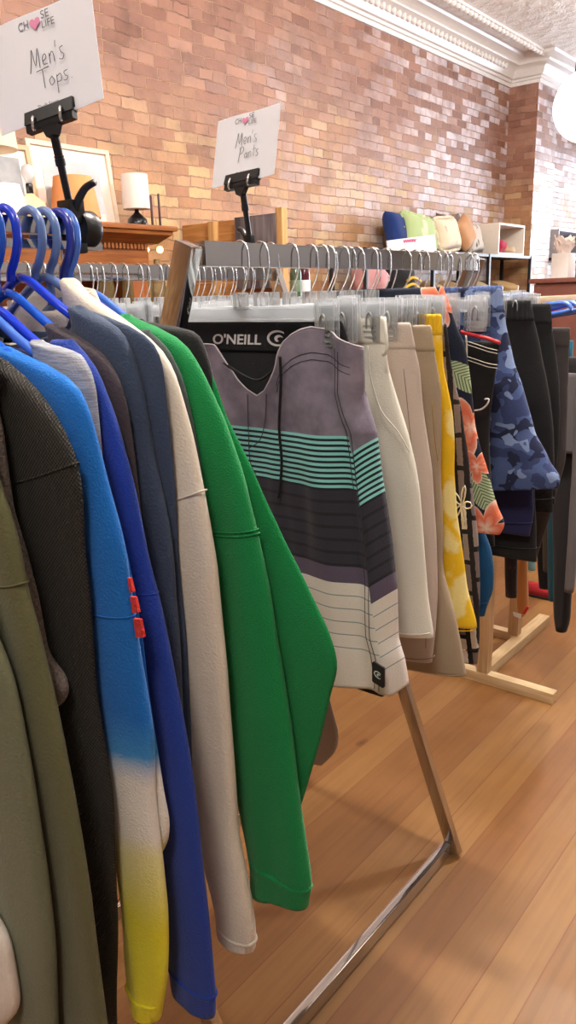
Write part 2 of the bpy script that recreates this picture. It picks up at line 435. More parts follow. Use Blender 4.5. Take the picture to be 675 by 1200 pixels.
# cornice: swept profile along the wall and around the pier
def cornice(bm, path, prof):
    """path: list of (u, r, normal_u, normal_r) ; prof: [(out, z)]"""
    rows = [[bm.verts.new((u + nu * o, r + nr * o, z)) for (o, z) in prof] for (u, r, nu, nr) in path]
    for A, B in zip(rows, rows[1:]):
        for j in range(len(prof) - 1): bm.faces.new((A[j], A[j + 1], B[j + 1], B[j]))
prof = [(0.0, 3.44), (0.018, 3.44), (0.022, 3.47), (0.035, 3.475), (0.038, 3.495), (0.06, 3.50), (0.075, 3.52), (0.085, 3.55), (0.11, 3.575), (0.15, 3.59), (0.16, 3.61), (0.19, 3.625), (0.225, 3.635), (0.235, 3.655), (0.25, 3.66)]
bm = bm_new()
cornice(bm, [(WU, -4.2, 1, 0), (WU, PR0, 1, -1), (PU, PR0, 1, -1), (PU, PR1, 1, 1), (WU, PR1, 1, 1), (WU, 11.2, 1, 0)], prof)
k = 0
r = 2.0
while r < 11.0:
    on_p = PR0 - 0.3 < r < PR1 + 0.3
    if not on_p:
        q = bmesh.ops.create_uvsphere(bm, u_segments=8, v_segments=6, radius=1.0)
        bmesh.ops.scale(bm, vec=(0.022, 0.022, 0.030), verts=q['verts']); bmesh.ops.translate(bm, vec=(WU + 0.098, r, 3.563), verts=q['verts'])
    r += 0.075
CREAM = simple('cream gloss paint', (222, 216, 212), 0.35)
struct('trim_2', bm, CREAM, angle=40)
bm = bm_new(); box(bm, (-3.24, 2.0, CEIL - 0.018), (-3.17, 11.2, CEIL))
r = 2.6
while r < 11.0:
    q = bmesh.ops.create_uvsphere(bm, u_segments=8, v_segments=5, radius=0.03); bmesh.ops.translate(bm, vec=(-3.205, r, CEIL - 0.02), verts=q['verts']); r += 0.075
struct('trim_3', bm, CREAM, angle=40)
bm = bm_new(); box(bm, (WU, -4.2, 0), (WU + 0.02, PR0, 0.16)); struct('baseboard_left', bm, MANTEL, smooth=False)

# ------------------------------------------------------------------ chrome racks
def chrome_x_rack():
    t = thing('garment_rack', 'chrome double rail rack with crossed legs carrying the shorts on its front rail', 'clothes rack', (-1.1, 1.2, 0))
    RT = 1.578; RH = 0.034; RW = 0.022
    U1, U2, A, B = -0.80, -1.39, 0.775, 1.655
    for u in (U1, U2):
        bm = bm_new(); bar(bm, (u, A + 0.02, RT - RH / 2), (u, B - 0.02, RT - RH / 2), RW, RH, (1, 0, 0), 0.002); obj('hanging_rail', bm, CH, t, angle=40)
    for r in (A, B):
        for s, (ua, ub) in enumerate(((U1, U2 + 0.0), (U2, U1))):
            o = 0.0 if s == 0 else (0.0)
            bm = bm_new(); d = Vector((ub - ua, 0, -RT)).normalized()
            bar(bm, (ua, r, RT - 0.004), (ub, r, 0.008), 0.034, 0.022 if s == 0 else 0.022, (1, 0, 0), 0.002)
            obj('leg', bm, CH, t, angle=40)
    for u in (U1, U2):
        bm = bm_new(); bar(bm, (u - 0.02 * (1 if u == U1 else -1), A, 0.022), (u - 0.02 * (1 if u == U1 else -1), B - 0.012, 0.022), 0.022, 0.038, (1, 0, 0), 0.002); obj('base_bar', bm, CH, t, angle=40)
    return t
chrome_x_rack()
t = thing('garment_rack', 'chrome rail rack holding the long sleeved tops on blue hangers', 'clothes rack', (-0.77, 0.15, 0))
RTT = 1.592
bm = bm_new(); bar(bm, (-0.77, -0.55, RTT - 0.010), (-0.77, 0.602, RTT - 0.010), 0.019, 0.019, (1, 0, 0), 0.007); obj('hanging_rail', bm, CH, t, angle=60)
bm = bm_new(); bar(bm, (-0.77, -0.55, RTT - 0.029), (-0.77, 0.602, RTT - 0.029), 0.012, 0.010, (1, 0, 0), 0.003); obj('lower_rail', bm, CH, t, angle=60)
for r in (-0.53, 0.572):
    bm = bm_new(); tube(bm, [Vector((-0.797, r, 0.02)), Vector((-0.797, r, RTT - 0.036)), Vector((-0.785, r, RTT - 0.026))], 0.0075, 12); obj('post', bm, CH, t)
    bm = bm_new(); bar(bm, (-1.05, r, 0.016), (-0.60, r, 0.016), 0.03, 0.03, (0, 1, 0), 0.003); obj('foot_bar', bm, CH, t, angle=60)

# ------------------------------------------------------------------ tops hangers and tops
HUC = -0.77
HANG_BLUE = simple('royal blue plastic', (28, 62, 205), 0.22, spec=0.6); HANG_STEEL = simple('steel blue plastic', (96, 122, 172), 0.25, spec=0.6)
HANG_DARK = simple('navy blue plastic', (34, 52, 150), 0.22, spec=0.6); HANG_LIGHT = simple('cornflower blue plastic', (74, 118, 210), 0.25, spec=0.6)
HANG_MID = simple('azure blue plastic', (24, 88, 200), 0.22, spec=0.6)
def tube_hanger(r, mat, label, yaw=0.0, hk=0.012, half=0.138, drop=0.060, neck=None, rad=0.0048):
    neck = TOPZ[r] + 0.030
    r -= hk
    t = thing('tube_hanger', label, 'hanger', (HUC, r, neck - drop), 'blue plastic hangers on the tops rail')
    ck = math.sin(yaw)
    def P(u, z, dy=0.0): return Vector((HUC + u * math.cos(yaw), r + u * ck + dy, z))
    top = RTT + rad + 0.001; hr = 0.0215; cz_ = top - hr
    pts = [P(-hr * 1.0, cz_ - 0.006), P(-hr * 0.98, cz_ + 0.004)] + [P(-hr * math.cos(a), cz_ + hr * math.sin(a)) for a in [PI * i / 10 for i in range(1, 11)]]
    pts += [P(hr * 0.95, cz_ - 0.014), P(hr * 0.55, cz_ - 0.030), P(0.002, cz_ - 0.042), P(0, neck)]
    bm = bm_new(); tube(bm, pts, rad, 10, k=3); obj('hook', bm, mat, t)
    bm = bm_new(); r += hk
    z1 = neck - drop
    pts = [P(0, neck + 0.004), P(0.02, neck - 0.002), P(half * 0.5, neck - drop * 0.48), P(half - 0.015, z1 + 0.006), P(half, z1 - 0.006), P(half - 0.014, z1 - 0.016), P(half * 0.5, z1 - 0.017),
           P(-half * 0.5, z1 - 0.017), P(-half + 0.014, z1 - 0.016), P(-half, z1 - 0.006), P(-half + 0.015, z1 + 0.006), P(-half * 0.5, neck - drop * 0.48), P(-0.02, neck - 0.002)]
    tube(bm, pts + [pts[0]], rad, 10, k=4); obj('frame', bm, mat, t)
    return t
TOPZ = {}
def top(name, label, cat, r, mat, sleeve, w, body=None, tk=0.013, tkb=0.011, dr=0.012, collar=True, collar_mat=None, seams=(), cuff=None, tilt=0.0, amp=0.0065, seed=1.0, hem=0.90, join=0.2, cuff_mat=None, nob=False, collar_h=0.022, up=None):
    """r: place on the rail. sleeve: traced outer edge of the near sleeve. w: sleeve width by height fraction [(t, width)]"""
    tr = trace(sleeve, r - 0.0)
    zt = tr[0][0]
    if tr[0][0] < 1.44:        # shoulder starts out of the frame: finish it to the neck
        z0, u0 = tr[0]
        tr = [(1.492, HUC + 0.09), (1.478, min(HUC + 0.15, u0 - 0.01)), (max(1.455, z0 + 0.01), min(HUC + 0.195, u0 - 0.003))] + tr
        zt = tr[0][0]
    TOPZ[r] = min(1.495, zt)
    zb = tr[-1][0]
    base = (HUC, r, min(zb, hem))
    t = thing(name, label, cat, base, 'long sleeved tops on the tops rail')
    zshoulder = zt - join
    def left(z):
        f = (zt - z) / (zt - zb)
        ww = lerp_tab([(-a, b) for a, b in w], -f)
        uu = lerp_tab(tr, z) - ww
        k = max(0.0, min(1.0, (zt - z) / join)); k = k * k * (3 - 2 * k)
        return min(HUC + 0.10, tr[0][1] - 0.012) * (1 - k) + uu * k
    tl = [(zt + (zb - zt) * i / 40, left(zt + (zb - zt) * i / 40)) for i in range(41)]
    bm = bm_new()
    zs, uL, uR = lobe(bm, r, tr, tl, lambda q: tk * (0.85 + 0.15 * min(1, q * 6)), amp=amp, seed=seed, tilt=tilt)
    obj('sleeve', bm, mat, t)
    for (zl, zr) in seams:
        zm = (zl + zr) / 2; bm = bm_new(); tube(bm, ring_at(zm, 0.0001, (zr - zl) / 0.1), 0.0009, 6, closed=True); obj('seam', bm, mat, t)
    if cuff:
        z1 = zb + cuff; bm = bm_new()
        rt = [(z1, lerp_tab(tr, z1) + 0.0005), (z1 - cuff * 0.2, lerp_tab(tr, z1 - cuff * .2) - 0.003), (zb - 0.002, lerp_tab(tr, zb) - 0.002)]
        lt = [(z1, left(z1) - 0.001), (z1 - cuff * 0.2, left(z1 - cuff * .2) + 0.003), (zb - 0.002, left(zb) + 0.002)]
        lobe(bm, r, rt, lt, lambda q: tk + 0.0018, NZ=14, amp=amp, seed=seed, tilt=tilt); obj('cuff', bm, cuff_mat or mat, t)
    # body and far sleeve
    rb = r + dr
    if body:
        tb = trace(body, rb)
        nk = True
        if tb[0][0] < 1.44: tb = [(1.49, HUC + 0.09), (1.476, HUC + 0.15)] + [x for x in tb if x[0] < 1.47]
    else:
        tb = [(z, min(u, max(HUC + 0.05, lerp_tab(tr, z) - 0.03))) for z, u in ((1.452, HUC + 0.165), (1.43, HUC + 0.185), (1.25, HUC + 0.19), (1.1, HUC + 0.195), (hem, HUC + 0.20))]
    tbl = [(1.452, HUC - 0.165), (1.43, HUC - 0.19), (1.25, HUC - 0.20), (tb[-1][0], HUC - 0.21)]
    if body:
        n0 = min(HUC + 0.10, tb[0][1] - 0.012)
        tbl = [(tb[0][0], n0), (1.458, n0 - 0.02), (1.45, HUC - 0.16), (1.43, HUC - 0.19), (1.25, HUC - 0.20), (tb[-1][0], HUC - 0.21)]
    bm = bm_new(); lobe(bm, rb, tb, tbl, lambda q: tkb * (0.6 + 0.4 * min(1, q * 6)), amp=amp * 0.8, seed=seed + 3); bo = obj('body', bm, mat, t)
    bm = bm_new(); zl = min(1.0, zb + 0.1)
    lobe(bm, r + 0.002, [(1.485, HUC - 0.09), (1.44, HUC - 0.13), (1.2, HUC - 0.17), (zl, HUC - 0.18)], [(1.485, HUC - 0.12), (1.44, HUC - 0.225), (1.2, HUC - 0.29), (zl, HUC - 0.31)], lambda q: tk * 0.9, NZ=30, amp=amp, seed=seed + 5)
    obj('sleeve', bm, mat, t)
    if collar:
        bm = bm_new(); rows = []
        stand = collar_h > 0.025
        hwc = 0.092 if stand else 0.106
        for q in range(5):
            R = []
            for j in range(40):
                a = 2 * PI * j / 40; ca, sa = math.cos(a), math.sin(a); fr_ = 1 - abs(ca) ** 2
                zside = TOPZ[r] - 0.012 if not stand else 1.490
                dip = (0.036 if sa < 0 else 0.014) * fr_ if not stand else (0.020 if sa < 0 else -0.006) * fr_
                z = zside - dip - 0.012 + (0.014 if not stand else 0.034) * q / 4
                R.append(bm.verts.new((HUC + (hwc - 0.004 * q * (1 if stand else 0.6)) * math.copysign(abs(ca) ** 0.8, ca), rb - 0.004 + (0.0125 + 0.0012 * (q in (1, 2, 3))) * sa, z)))
            rows.append(R)
        for q in range(4, -1, -1):
            R = []
            for v in rows[q]:
                d = Vector((HUC, rb - 0.004, v.co.z)); R.append(bm.verts.new(d + (v.co - d) * Vector((0.96, 0.72, 1)).length / Vector((1, 1, 1)).length))
            rows.append(R)
        for A_, B_ in zip(rows, rows[1:]):
            for j in range(40): bm.faces.new((A_[j], A_[(j + 1) % 40], B_[(j + 1) % 40], B_[j]))
        obj('collar', bm, collar_mat or mat, t)
    return t

GREEN = fabric('green jersey knit', (16, 128, 66), 1400, 0.35)
BEIGE = fabric('oatmeal fleece', (216, 205, 188), 800, 0.2)
NAVYSL = fabric('slate navy fleece', (58, 70, 92), 800, 0.25)
ROYAL = fabric('royal blue fleece', (30, 57, 142), 900, 0.25)
BLACKK = fabric('black hoodie fleece', (30, 29, 30), 900, 0.25)
PLUM = fabric('dark plum fleece', (62, 54, 60), 700, 0.25)
HEATH = fabric('grey heather jersey', (170, 172, 180), 900, 0.2, heather=((128, 132, 142), (60, 60, 900)))
GBROWN = fabric('taupe marl wool', (118, 106, 98), 600, 0.5, heather=((88, 80, 74), (300, 300, 300)))
CHARC = waffle('charcoal waffle knit', (38, 37, 36), (66, 63, 58))
OLIVE = fabric('olive fleece', (96, 95, 64), 700, 0.25)
OLIVEG = fabric('sage olive fleece', (110, 112, 86), 700, 0.25)
DKGREY = fabric('dark slate green jersey', (64, 72, 72), 900, 0.2)
CREAMF = fabric('cream fleece', (226, 216, 204), 700, 0.2)
def tie_dye(zb, red=False):
    t = NT('dip dyed fleece', 0.9, 0, 0.25); o = t.xyz()
    z = t.mt('ADD', t.mt('ADD', o[2], zb), t.mt('MULTIPLY', t.mt('SUBTRACT', t.noise(14, 4), 0.5), 0.05))
    f = t.mt('DIVIDE', t.mt('SUBTRACT', z, 0.80), 0.8)     # 0 at 0.80 m, 1 at 1.60 m
    zz = lambda y: (on_r(165, y, 0.42).z - 0.80) / 0.8
    stops = [(zz(1200), lin((232, 222, 44))), (zz(1085), lin((226, 214, 40))), (zz(1012), lin((222, 214, 150))), (zz(990), lin((224, 218, 206))), (zz(938), lin((224, 220, 212))), (zz(908), lin((60, 140, 205))), (zz(860), lin((22, 102, 182))), (1.0, lin((24, 106, 190)))]
    c = t.ramp(f, sorted(stops, key=lambda q: q[0]))
    cloth_finish(t, c, 900, 0.25, 0.1)
    return t.mat

top('hoodie', 'black hoodie hanging just behind the green jersey, only its shoulder showing', 'hoodie', 0.580, BLACKK,
    [(165, 377), (185, 372), (205, 371), (222, 380), (236, 398), (246, 425), (255, 470), (262, 540), (270, 640), (278, 720)], [(0, .14), (1, .13)], seed=1)
top('jersey', 'bright green long sleeved jersey, last of the tops, beside the striped board shorts', 'sweatshirt', 0.558, GREEN,
    [(150, 372), (170, 377), (192, 385), (212, 396), (230, 424), (247, 462), (257, 484), (272, 522), (287, 560), (297, 603), (306, 645), (316, 690), (333, 807), (343, 880), (351, 942), (358, 999), (364, 1040), (365, 1056), (361, 1070)],
    [(0, .15), (.3, .12), (.6, .105), (1, .088)],
    body=[(150, 371), (170, 376), (192, 384), (223, 400), (248, 436), (265, 489), (294, 542), (322, 606), (347, 660), (366, 702), (382, 734), (393, 757), (398, 782), (388, 812), (380, 845), (372, 878), (353, 942), (345, 965)],
    dr=0.022, tk=0.015, tilt=0.35, seams=[(1.262, 1.272), (1.258, 1.268)], cuff=0.035, seed=2.0, amp=0.007)
top('long_sleeve_shirt', 'thin dark slate long sleeved shirt squeezed between cream sweatshirt and green jersey', 'shirt', 0.540, DKGREY,
    [(176, 390), (196, 405), (212, 438), (222, 475), (233, 528), (241, 578), (248, 640), (253, 720), (257, 800), (262, 860)], [(0, .1), (1, .09)], tk=0.007, tkb=0.006, dr=0.006, seed=3)
top('sweatshirt', 'cream oatmeal sweatshirt hanging between the slate navy one and the green jersey', 'sweatshirt', 0.522, BEIGE,
    [(84, 329), (97, 343), (112, 354), (132, 366), (152, 378), (172, 391), (191, 411), (205, 436), (215, 475), (226, 517), (244, 596), (255, 660), (261, 728), (272, 860), (278, 976), (288, 1029), (296, 1075), (299, 1104), (297, 1114)],
    [(0, .14), (.4, .11), (.75, .075), (1, .056)], seams=[(1.285, 1.315)], cuff=0.012, seed=4, collar_h=0.03, tk=0.014)
top('sweatshirt', 'slate navy sweatshirt with broad shoulder, left of the cream oatmeal sweatshirt', 'sweatshirt', 0.492, NAVYSL,
    [(94, 362), (113, 366), (134, 378), (148, 398), (163, 444), (170, 485), (177, 530), (188, 575), (198, 618), (203, 660), (205, 700), (210, 760), (214, 840), (218, 920), (220, 980)],
    [(0, .13), (.4, .11), (1, .1)], body=[(94, 361), (113, 365), (140, 375), (164, 386), (182, 400), (191, 424), (194, 455), (198, 495), (206, 591), (208, 639), (213, 700), (217, 742), (223, 878), (226, 960)], dr=0.012, tk=0.013, seed=5)
top('sweatshirt', 'dark plum sweatshirt mostly hidden, left of the slate navy sweatshirt', 'sweatshirt', 0.474, PLUM,
    [(66, 382), (78, 378), (93, 381), (112, 406), (136, 437), (150, 478), (157, 536), (163, 600), (170, 690), (176, 800), (182, 900)], [(0, .12), (1, .1)], seed=6, tk=0.011)
top('sweatshirt', 'royal blue sweatshirt with long sleeve ending in a ribbed cuff', 'sweatshirt', 0.456, ROYAL,
    [(84, 402), (100, 413), (111, 434), (124, 466), (136, 495), (148, 532), (157, 564), (166, 612), (174, 659), (184, 700), (201, 776), (214, 845), (225, 913), (232, 965), (240, 1040), (250, 1140), (253, 1170), (252, 1192)],
    [(0, .12), (.5, .10), (.85, .085), (1, .07)], seams=[(1.228, 1.226)], cuff=0.03, seed=7, tk=0.012)
top('hooded_shirt', 'light grey heather shirt whose shoulder shows above the blue dip dyed sweatshirt', 'shirt', 0.440, HEATH,
    [(48, 402), (60, 394), (73, 393), (92, 412), (106, 436), (111, 456), (113, 480), (117, 530), (119, 570), (124, 650)], [(0, .12), (1, .1)], seed=8, tk=0.011)
TD = tie_dye(0.0)
tdr = 0.418
tz = trace([(165, 1195)], tdr)[0][0]
td = top('sweatshirt', 'dip dyed sweatshirt fading from bright blue through white to yellow cuffs', 'sweatshirt', tdr, tie_dye(min(tz, 0.9)),
    [(8, 410), (18, 400), (28, 400), (44, 414), (64, 426), (82, 441), (92, 453), (99, 468), (108, 498), (116, 530), (130, 584), (140, 620), (147, 650), (151, 690), (162, 770), (172, 830), (177, 862), (178, 937), (182, 972), (186, 1002), (194, 1070), (194, 1110), (192, 1149), (187, 1180), (185, 1195)],
    [(0, .12), (.5, .085), (.8, .07), (.93, .062), (1, .045)], body=[(8, 409), (18, 399), (28, 399), (44, 413), (82, 440), (99, 466), (116, 528), (130, 582), (146, 639), (157, 693), (167, 746), (174, 804), (186, 880), (194, 937), (199, 960), (198, 985), (187, 1005)],
    seams=[(1.218, 1.218)], cuff=0.024, dr=0.013, seed=9, tk=0.013)
# red felt letters down the side of the dip dyed sweatshirt
RED = fabric('red felt', (206, 48, 40), 500, 0.5)
for (ya, yb, xa, xb) in ((677, 694, 147, 152), (699, 718, 147, 158), (725, 747, 150, 164)):
    bm = bm_new()
    poly = [on_r(x, y, tdr + 0.0005) for (x, y) in ((xa, ya), (xb, ya + 1), (xb + 4, yb), (xa + 2, yb + 1))]
    prism(bm, poly, (0, 0.003, 0)); obj('felt_letter', bm, RED, td, smooth=False)
top('sweater', 'charcoal waffle knit sweater, left of the blue dip dyed sweatshirt', 'sweater', 0.392, CHARC,
    [(0, 424), (18, 434), (34, 448), (50, 466), (61, 485), (73, 504), (82, 526), (89, 548), (92, 570), (95, 640), (102, 700), (110, 810), (131, 937), (136, 1070), (136, 1195), (137, 1230)], [(0, .14), (.4, .11), (1, .09)], seams=[(1.335, 1.362)], seed=10, tk=0.013)
top('sweater', 'grey brown marl sweater with bunched elbow, left of the charcoal waffle knit', 'sweater', 0.368, GBROWN,
    [(-10, 462), (2, 505), (14, 598), (32, 652), (44, 700), (49, 732), (54, 764), (62, 784), (75, 796), (79, 812), (72, 826), (62, 832)], [(0, .12), (.8, .08), (1, .06)], seed=11, tk=0.011)
top('sweatshirt', 'dark olive sweatshirt at the left edge, nearer than the grey brown sweater', 'sweatshirt', 0.345, OLIVE,
    [(-14, 545), (0, 575), (12, 612), (21, 640), (31, 700), (42, 732), (58, 803), (87, 933), (106, 1053), (123, 1200), (128, 1250)], [(0, .12), (.5, .1), (1, .09)], seams=[(1.245, 1.262)], seed=12, tk=0.012)
top('sweatshirt', 'sage olive sweatshirt, nearest full length top at the left edge', 'sweatshirt', 0.322, OLIVEG,
    [(-60, 640), (-25, 700), (0, 757), (15, 803), (29, 870), (41, 936), (54, 1030), (63, 1105), (64, 1173), (66, 1200), (67, 1250)], [(0, .12), (1, .09)], seams=[(1.21, 1.235)], seed=13, tk=0.012)
top('sweatshirt', 'cream sweatshirt cuff poking into the bottom left corner', 'sweatshirt', 0.300, CREAMF,
    [(-260, 760), (-150, 900), (-70, 1000), (-20, 1060), (0, 1082), (8, 1108), (15, 1150), (20, 1178), (17, 1192), (8, 1200)], [(0, .1), (1, .07)], seed=14, tk=0.011)

for r, mt_, lb, yw in ((0.580, HANG_LIGHT, 'cornflower blue hanger holding the black hoodie, last on the rail', 0.12), (0.558, HANG_DARK, 'navy blue hanger holding the green jersey', 0.0),
                  (0.540, HANG_STEEL, 'steel blue hanger holding the thin dark slate shirt', 0.0), (0.522, HANG_STEEL, 'steel blue hanger holding the cream oatmeal sweatshirt', 0.0),
                  (0.492, HANG_BLUE, 'royal blue hanger holding the slate navy sweatshirt', 0.0), (0.474, HANG_MID, 'azure blue hanger holding the dark plum sweatshirt', 0.0),
                  (0.456, HANG_BLUE, 'royal blue hanger holding the royal blue sweatshirt', 0.0), (0.440, HANG_LIGHT, 'cornflower blue hanger holding the grey heather shirt', 0.0),
                  (0.418, HANG_MID, 'azure blue hanger holding the dip dyed sweatshirt', 0.0), (0.392, HANG_BLUE, 'blue hanger holding the charcoal waffle sweater', 0.0),
                  (0.368, HANG_BLUE, 'blue hanger holding the grey brown sweater', 0.0), (0.345, HANG_BLUE, 'blue hanger holding the dark olive sweatshirt', 0.0), (0.322, HANG_BLUE, 'blue hanger holding the sage olive sweatshirt', 0.0), (0.300, HANG_BLUE, 'blue hanger holding the cream sweatshirt', 0.0)):
    tube_hanger(r, mt_, lb, 0.0, hk=0.026 if r == 0.580 else 0.012)

# ------------------------------------------------------------------ clip hangers
RAILTOP = 1.578
SPRING = chrome_mat('clip spring', (190, 190, 190), 0.25)
def clip_hanger(u, r, label, group=None, cat='hanger', half=0.172, yaw=0.0, hookside=1):
    t = thing('clip_hanger', label, cat, (u, r, 1.435), group)
    top_ = RAILTOP + 0.003; hr = 0.0175; cz_ = top_ - hr
    P = lambda x, z, y=0.0: Vector((u + x, r + y, z))
    pts = [P(-hr, cz_ - 0.012, .004), P(-hr * 1.02, cz_, .004)] + [P(-hr * math.cos(a), cz_ + hr * math.sin(a), 0.004 - 0.004 * a / PI) for a in [PI * i / 9 for i in range(1, 10)]]
    pts += [P(hr * 1.05, cz_ - 0.02), P(hr * 0.8, cz_ - 0.036), P(0.003, cz_ - 0.056), P(0, cz_ - 0.064), P(0, 1.488)]
    bm = bm_new(); tube(bm, pts, 0.0015, 6, k=3); obj('hook', bm, WIRE, t)
    bm = bm_new(); box(bm, (u - 0.012, r - 0.005, 1.484), (u + 0.012, r + 0.005, 1.508), 0.002)
    box(bm, (u - half, r - 0.004, 1.466), (u + half, r + 0.004, 1.470), 0.001); box(bm, (u - half, r - 0.004, 1.484), (u + half, r + 0.004, 1.488), 0.001)
    box(bm, (u - half, r - 0.0012, 1.470), (u + half, r + 0.0012, 1.484))
    obj('bar', bm, CLEAR, t, smooth=False)
    for s in (-1, 1):
        x = u + s * (half - 0.014)
        bm = bm_new()
        for sy in (-1, 1):
            box(bm, (x - 0.016, r + sy * 0.006 - 0.0015, 1.432), (x + 0.016, r + sy * 0.006 + 0.0015, 1.496), 0.0012)
            for q in range(3): box(bm, (x - 0.011, r + sy * 0.0085 - 0.001, 1.438 + q * 0.008), (x + 0.011, r + sy * 0.0085 + 0.001, 1.441 + q * 0.008))
        c = obj('clip', bm, CLEAR, t, smooth=False)
        bm = bm_new(); tube(bm, [Vector((x - 0.005, r - 0.009, 1.452)), Vector((x - 0.005, r - 0.010, 1.468)), Vector((x, r - 0.010, 1.476)), Vector((x + 0.005, r - 0.010, 1.468)), Vector((x + 0.005, r - 0.009, 1.452))], 0.0016, 6, k=3)
        obj('spring', bm, SPRING, c)
    return t
proto = clip_hanger(-0.80, 0.875, 'clear clip hanger holding the striped board shorts, first on the front rail', 'clip hangers holding shorts')
worn = [(0.99, 'cream chino shorts'), (1.042, 'pinkish taupe shorts'), (1.085, 'khaki shorts'), (1.125, 'yellow shorts'), (1.18, 'black patterned shorts'), (1.27, 'navy floral shorts'), (1.335, 'black shorts with red inner waistband'),
        (1.46, 'blue camouflage shorts'), (1.55, 'black elastic waist shorts'), (1.60, 'dark charcoal shorts'), (1.625, 'grey brown shorts at the rail end')]
rh = random.Random(3)
def vary(o, sx=1.0, yw=0.05):
    o.rotation_euler = (rh.uniform(-0.02, 0.02), rh.uniform(-0.03, 0.03), rh.uniform(-yw, yw)); o.scale = (sx, 1, 1); return o
for r, nm in worn: vary(dup(proto, (0, r - 0.875, 0), 'clear clip hanger holding the ' + nm), {1.27: 0.72, 1.46: 0.72, 1.55: 0.9, 1.60: 0.9, 1.625: 0.9}.get(r, 1.0), 0.02)
for r in (0.918, 0.955, 1.062, 1.105, 1.155, 1.222, 1.24, 1.30, 1.385, 1.412, 1.493, 1.515):
    vary(dup(proto, (0.004 * math.sin(r * 90), r - 0.875, 0), 'empty clear clip hanger squeezed between the shorts on the front rail', 'empty clip hangers on the front rail'), 0.95 if r < 1.2 else 0.80, 0.07)
for i, x in enumerate((8, 26, 46, 66, 84, 101, 107, 116, 128, 142, 159, 168, 183, 191, 202)):
    r = on_u(x, 300, -1.39).y
    vary(dup(proto, (-0.59 + 0.004 * math.sin(i * 5), r - 0.875, 0.0), 'empty clear clip hanger on the back rail of the chrome rack', 'empty clip hangers on the back rail'), 1.0, 0.12)
for i in range(14):
    vary(dup(proto, (-0.59 + 0.004 * math.sin(i * 3), 1.34 + 0.019 * i - 0.875, 0.0), 'empty clear clip hanger on the back rail of the chrome rack', 'empty clip hangers on the back rail'), 1.0, 0.12)

# ------------------------------------------------------------------ shorts
SUC = -0.80
def shorts(label, r, mat, right, waist_z=None, wb=0.035, wb_mat=None, tk=0.02, seed=1.0, amp=0.005, tilt=0.0, name='shorts', cat='shorts', uL=None, hemseam=0.03, stitch=None, pocket=False, band=True, left_drop=0.0):
    tr = trace(right, r)
    zt, zb = tr[0][0], tr[-1][0]
    t = thing(name, label, cat, (SUC, r, zb), 'shorts on the front rail of the chrome rack')
    wl = min(0.20, max(0.12, tr[0][1] - SUC))
    tl = [(zt, SUC - wl), (zt - 0.2, SUC - wl - 0.06), (zb, SUC - wl - 0.08)] if uL is None else uL
    L = zt - zb
    def pinch(u, q):
        k = max(0.0, min(1.0, (q - 0.42) * 3)); return 1.0 - 0.8 * k * math.exp(-((u - SUC) / 0.03) ** 2)
    bm = bm_new(); zs, l_, r_ = lobe(bm, r, tr, tl, lambda q: tk * (0.42 + 0.58 * min(1, q * 2.2)), n=44, amp=amp, seed=seed, tilt=tilt, pinch=pinch, freq=18)
    obj('legs', bm, mat, t)
    if band:
        z1 = zt - wb; bm = bm_new()
        rt = [(zt + 0.001, tr[0][1] + 0.001), (z1, lerp_tab(tr, z1) + 0.001)]; lt = [(zt + 0.001, tl[0][1]), (z1, lerp_tab(tl, z1))]
        lobe(bm, r, rt, lt, lambda q: tk * (0.42 + 0.58 * min(1, q * wb / L * 2.2)) + 0.0014, NZ=8, n=44, amp=amp * 0.25, seed=seed)
        obj('waistband', bm, wb_mat or mat, t)
    if hemseam:
        z1 = zb + hemseam; bm = bm_new(); u1 = lerp_tab(tr, z1); u0 = SUC + 0.03
        seam_ring(bm, r, u0, u1, z1 - tilt * 0.02, z1 + tilt * 0.05, tk + 0.001, 0.0009); obj('hem_seam', bm, stitch or mat, t)
    return t, tr, tl

